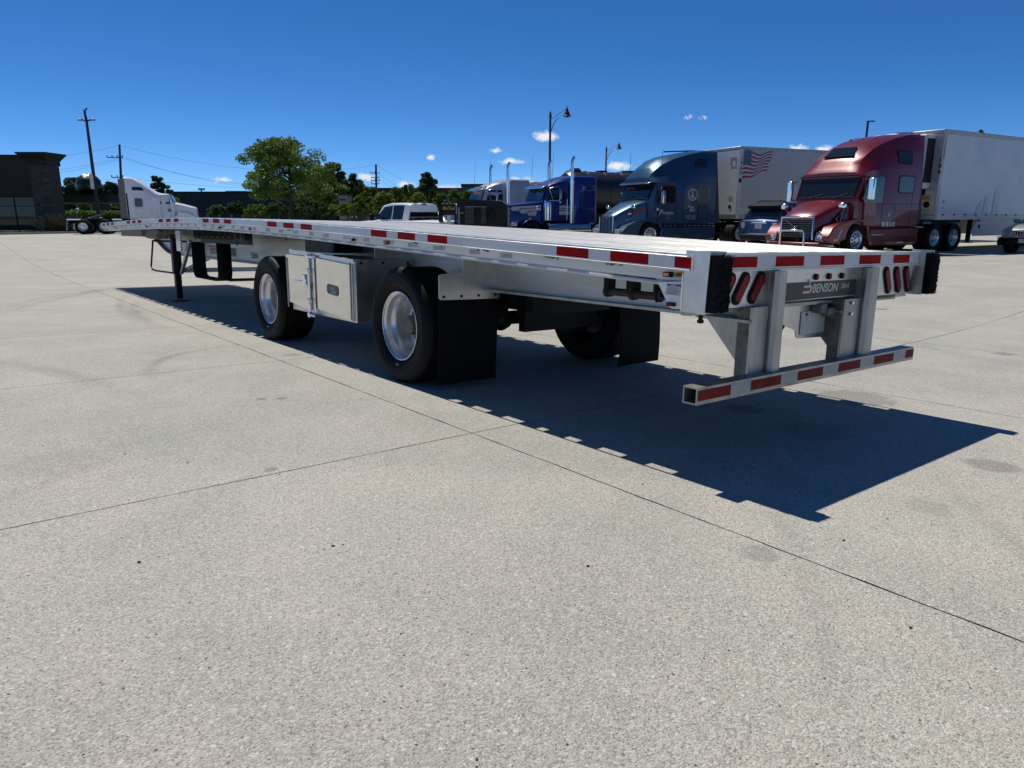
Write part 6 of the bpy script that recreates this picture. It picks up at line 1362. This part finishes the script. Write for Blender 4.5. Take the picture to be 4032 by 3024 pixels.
# small things on the lot behind the pickup
a = gp(812, 33); UB = MB().box((-.35, -.3, 0), (.35, .3, 1.28)).build('utility_cabinet', mat('khaki cabinet', (.13, .12, .1), .8, 0, (10, .3))); UB.location = (gp(811, 44).x, gp(811, 44).y, ZF-.1); tag(UB, 'weathered khaki cabinet left of the white pickup mirror', 'cabinet')
P = gp(952, 40); FC = vroot('parked_car', 'silver car roof just visible between pickup and gooseneck trailer', 'car', P.x, P.y, 10, 0, z=ZF+.0)
car_body(FC, silver_p, [(-2.2, .8, .95, .4), (-1.9, .88, 1.0, .35), (1.0, .89, .98, .3), (2.2, .8, .75, .35)], [(-1.8, .8, .6, .96, 1.0), (-1.0, .82, .62, .96, 1.46), (.2, .82, .62, .96, 1.46), (1.0, .78, .55, .95, 1.0)])
for s_ in (1, -1):
    MB().plate([(-1.2, s_*.80, 1.0), (.6, s_*.80, 1.0), (.2, s_*.64, 1.4), (-.9, s_*.64, 1.4)], (0, s_*.01, 0)).build('side_window', glass, FC)
    for x in (-1.3, 1.4): twheel(FC, x, s_*.88, .33, .22, 'front')
# ---------- trees
def leaf_mat(name, c1, c2):
    m = bpy.data.materials.new(name); m.use_nodes = True; t = m.node_tree; b = t.nodes['Principled BSDF']; b.inputs['Roughness'].default_value = .55; b.inputs['Specular IOR Level'].default_value = .3
    g_ = t.nodes.new('ShaderNodeNewGeometry'); n_ = t.nodes.new('ShaderNodeTexNoise'); n_.inputs['Scale'].default_value = .9; n_.inputs['Detail'].default_value = 4; t.links.new(g_.outputs['Position'], n_.inputs['Vector'])
    ad = t.nodes.new('ShaderNodeMath'); ad.operation = 'MULTIPLY_ADD'; t.links.new(g_.outputs['Random Per Island'], ad.inputs[0]); ad.inputs[1].default_value = .5; t.links.new(n_.outputs[0], ad.inputs[2])
    cr = t.nodes.new('ShaderNodeValToRGB'); cr.color_ramp.elements[0].position = .4; cr.color_ramp.elements[0].color = (*c1, 1); cr.color_ramp.elements[1].position = .95; cr.color_ramp.elements[1].color = (*c2, 1); t.links.new(ad.outputs[0], cr.inputs[0]); t.links.new(cr.outputs[0], b.inputs['Base Color'])
    tr = t.nodes.new('ShaderNodeBsdfTranslucent'); t.links.new(cr.outputs[0], tr.inputs[0]); mx = t.nodes.new('ShaderNodeMixShader'); mx.inputs[0].default_value = .35; t.links.new(b.outputs[0], mx.inputs[1]); t.links.new(tr.outputs[0], mx.inputs[2])
    t.links.new(mx.outputs[0], t.nodes['Material Output'].inputs[0]); return m
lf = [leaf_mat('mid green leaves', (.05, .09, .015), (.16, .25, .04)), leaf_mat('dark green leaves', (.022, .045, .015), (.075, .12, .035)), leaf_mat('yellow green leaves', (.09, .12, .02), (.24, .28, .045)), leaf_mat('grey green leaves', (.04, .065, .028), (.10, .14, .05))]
bark = mat('bark', (.05, .04, .032), .95, 0, (12, .4), (25, .6))
def leaves(c, r, n, size, flat=1.):
    """n leaf quads spread through an uneven ball"""
    c = np.array(c); d = rng.normal(size=(n, 3)); d /= np.linalg.norm(d, axis=1)[:, None]; rad = r*(rng.random(n)**.45)[:, None]
    p = c+d*rad*np.array([1, 1, flat]); a = rng.normal(size=(n, 3)); a /= np.linalg.norm(a, axis=1)[:, None]; b = np.cross(a, rng.normal(size=(n, 3))); b /= np.linalg.norm(b, axis=1)[:, None]
    s = size*rng.uniform(.6, 1.3, n)[:, None]
    return np.stack([p-a*s, p+b*s*.45, p+a*s, p-b*s*.45], 1)
def mesh_quads(name, Q, m, parent):
    Q = Q.reshape(-1, 3); me = bpy.data.meshes.new(name); nq = len(Q)//4
    me.vertices.add(len(Q)); me.vertices.foreach_set('co', Q.ravel()); me.loops.add(len(Q)); me.loops.foreach_set('vertex_index', np.arange(len(Q), dtype=np.int32))
    me.polygons.add(nq); me.polygons.foreach_set('loop_start', np.arange(nq, dtype=np.int32)*4); me.polygons.foreach_set('loop_total', np.full(nq, 4, dtype=np.int32)); me.update(); me.validate()
    me.materials.append(m); o = bpy.data.objects.new(name, me); COL.objects.link(o); o.parent = parent; return o
def tree(u, D, vtop, wpx, label, m, cat='tree', name='broadleaf_tree', group=None, n=9000, vcrown=None, clumps=46, leaf=.13, seed=1, lop=0., holes=1., gap=.75, trunk=.22, z0=None):
    rs = random.Random(seed); p = gp(u, D); z0 = ZF if z0 is None else z0; H = zat(u, vtop, D)-z0; Wd = wpx*D/1542/2
    zc0 = (zat(u, vcrown, D)-z0) if vcrown else H*.22
    r_ = empty(name, label, cat, loc=(p.x, p.y, z0), group=group)
    tb_ = MB(); tb_.tube([(0, 0, -.3), (.05, 0, zc0*.5), (.0, .05, zc0), (rs.uniform(-.2, .2), 0, (zc0+H)/2), (0, 0, H*.9)], [trunk, trunk*.85, trunk*.7, trunk*.35, .03], 8)
    tips = []; nl = 13
    for i in range(nl):
        t = i/nl; a = i*2.4+rs.uniform(-.4, .4); z = zc0*.85+(H-zc0)*t*.75; rr_ = Wd*math.sin(min(1, .32+t*.8)*math.pi)**.5*(1-.35*t)
        e_ = Vector((math.cos(a)*rr_*.85, math.sin(a)*rr_*.85, z+(H-zc0)*rs.uniform(.10, .28))); s_ = Vector((0, 0, z))
        mdl = s_.lerp(e_, .5)+Vector((0, 0, .15)); tb_.tube([s_, mdl, e_], [trunk*.4*(1-t*.5), trunk*.22, .02], 5); tips.append(e_)
        for k in range(2): e2 = mdl+Vector((rs.uniform(-1, 1)*Wd*.35, rs.uniform(-1, 1)*Wd*.35, rs.uniform(.1, .9)*Wd*.4)); tb_.tube([mdl, e2], [trunk*.15, .015], 4); tips.append(e2)
    tb_.build('trunk', bark, r_)
    Q = []; per = n//(clumps+len(tips))
    for e_ in tips: Q.append(leaves(e_, Wd*rs.uniform(.12, .22), int(per*1.1), leaf, .7))
    for i in range(clumps):
        t = rs.random(); z = zc0+(H-zc0)*t; prof = (math.sin((.18+.80*t)*math.pi))**.6 if t < .98 else .2
        a = rs.uniform(0, 6.283); rr_ = Wd*prof*(rs.random()**.4)*rs.uniform(gap, 1.02); c = (math.cos(a)*rr_+lop*t*Wd, math.sin(a)*rr_, min(z, H-Wd*.12))
        Q.append(leaves(c, Wd*rs.uniform(.09, .21), per, leaf, .65))
    mesh_quads('crown', np.concatenate(Q), m, r_)
    return r_
tree(632, 52, 298, 212, 'large airy green tree, the biggest, standing alone left of centre', lf[0], n=26000, clumps=84, vcrown=432, leaf=.105, seed=5, trunk=.17, lop=-.12)
tree(700, 70, 372, 120, 'dark green tree merging with the lower right of the large airy tree', lf[0], n=12000, seed=6, leaf=.15, clumps=50, vcrown=440)
tree(728, 78, 352, 95, 'dark green tree right behind the large airy tree', lf[1], n=15000, seed=8, leaf=.17, clumps=50)
tree(690, 85, 365, 70, 'dark tree hidden partly by the large airy tree', lf[1], n=9000, seed=9, leaf=.18)
tree(768, 72, 375, 75, 'dark green tree left of the stepped utility pole', lf[1], n=12000, seed=10, leaf=.16)
tree(800, 66, 402, 70, 'yellow green bushy tree right of the tenant sign', lf[2], n=10000, seed=11, leaf=.14)
tree(925, 75, 372, 62, 'tall narrow dark tree above the white pickup', lf[1], n=16000, seed=12, leaf=.15, gap=.5)
tree(888, 68, 398, 55, 'green tree just left of the tall narrow dark tree', lf[0], n=9000, seed=13, leaf=.14)
HG_ = 'yellow green bushes of the hedge behind the pickup'
for i, (u, v, w, mi, lb) in enumerate(((778, 425, 50, 0, 'green bush behind the dark grey panel'), (830, 414, 55, 2, 'yellow green bush at the foot of the stepped utility pole'), (858, 404, 50, 2, 'yellow green bush rising above the pickup bonnet'), (905, 416, 50, 2, 'yellow green bush behind the pickup roof'), (955, 418, 44, 0, 'green bush behind the right end of the pickup roof'), (985, 408, 46, 0, 'green bush left of the dark green shed'), (1012, 412, 40, 0, 'green bush touching the dark green shed'), (752, 440, 50, 0, 'green bush behind the tenant sign'))):
    tree(u, 58+i % 3*2, v, w, lb, lf[mi], 'bush', 'hedge_bush', HG_, n=7500, seed=20+i, leaf=.12, clumps=34, vcrown=462, trunk=.08)
tree(192, 90, 382, 112, 'dark evergreen tree behind the mirrored globe', lf[1], n=17000, seed=31, leaf=.18, clumps=52)
tree(245, 86, 392, 70, 'dark tree between light pole and white tractor', lf[1], n=10000, seed=32, leaf=.17)
tree(215, 80, 440, 110, 'dark bush mass beneath the canopy', lf[1], 'bush', 'bush', n=9000, seed=33, leaf=.15, vcrown=480, trunk=.1)
tree(352, 84, 380, 52, 'small pale green tree behind the white tractor hood', lf[3], n=9000, seed=34, leaf=.14, clumps=34, vcrown=440)
tree(370, 84, 425, 60, 'bright green bush low behind the white tractor hood', lf[2], 'bush', 'bush', n=5000, seed=35, leaf=.14, vcrown=455, trunk=.08)
tree(472, 96, 445, 40, 'left small round bush before the warehouse', lf[0], 'bush', 'bush', n=4500, seed=36, leaf=.15, vcrown=462, trunk=.06)
tree(512, 96, 437, 42, 'right taller bush before the warehouse', lf[1], 'bush', 'bush', n=5000, seed=37, leaf=.15, vcrown=460, trunk=.06)
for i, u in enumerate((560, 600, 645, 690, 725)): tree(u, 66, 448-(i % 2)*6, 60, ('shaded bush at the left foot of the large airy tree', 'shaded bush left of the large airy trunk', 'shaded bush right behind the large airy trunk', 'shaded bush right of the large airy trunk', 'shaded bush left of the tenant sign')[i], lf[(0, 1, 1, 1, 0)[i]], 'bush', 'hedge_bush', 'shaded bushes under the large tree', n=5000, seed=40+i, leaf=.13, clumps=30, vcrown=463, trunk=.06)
tree(2090, 95, 279, 26, 'tree top just showing above the white ribbed trailer', lf[0], n=4000, seed=50, leaf=.2)
for i, (u, D) in enumerate(((-120, 120), (-60, 130), (1080, 170), (1400, 160), (1560, 150), (2400, 140), (2700, 150))): tree(u, D, 425, 110, ('far tree left of the brown building', 'far tree behind the brown building', 'far tree behind the white long-nosed tractor', 'far tree behind the black tank', 'far tree behind the flag trailer', 'far tree off to the right', 'farthest tree off to the right')[i], lf[i % 2], n=5000, seed=60+i, leaf=.35, clumps=30, trunk=.3)
# clipped hedge along the lawn and an ornamental grass tuft at the pier
hq = []; A3, B3 = gp(140, 66), gp(330, 72)
for i in range(60): c = A3.lerp(B3, i/59); hq.append(leaves((c.x, c.y, ZF+1.35), .62, 160, .09, .6))
HD = empty('clipped_hedge', 'low clipped green hedge behind the bobtail tractor frame', 'hedge'); o = mesh_quads('foliage', np.concatenate(hq), lf[0], HD)
hs_ = MB(); 
for i in range(0, 60, 4): c = A3.lerp(B3, i/59); hs_.tube([(c.x, c.y, ZF-.1), (c.x, c.y, ZF+1.3)], .05, 4)
hs_.build('stems', bark, HD)
tf = MB(); c = gp(118, 54)
for i in range(260):
    a = random.uniform(0, 6.28); q = random.uniform(.2, 1.3); h_ = random.uniform(.7, 1.5); p = c+Vector((rt.x, rt.y, 0))*random.uniform(-.9, 1.5)
    o_ = len(tf.v); tf.v += [(p.x-.02, p.y, ZF+.1), (p.x+.02, p.y, ZF+.1), (p.x+math.cos(a)*q*.6+.01, p.y+math.sin(a)*q*.6, ZF+h_*.8), (p.x+math.cos(a)*q, p.y+math.sin(a)*q, ZF+h_)]; tf.f += [(o_, o_+1, o_+2), (o_+1, o_+3, o_+2)]
o = tf.build('grass_tuft', mat('dry grass', (.17, .13, .07), .9)); tag(o, 'dry ornamental grass at the foot of the stone pier', 'plant')

# lettering becomes plain mesh
dg = bpy.context.evaluated_depsgraph_get()
for o in [o for o in bpy.data.objects if o.type == 'FONT']:
    me = bpy.data.meshes.new_from_object(o.evaluated_get(dg)); me.name = 'lettering'; n = bpy.data.objects.new('lettering', me); COL.objects.link(n)
    n.parent = o.parent; n.matrix_local = o.matrix_local; bpy.data.objects.remove(o)
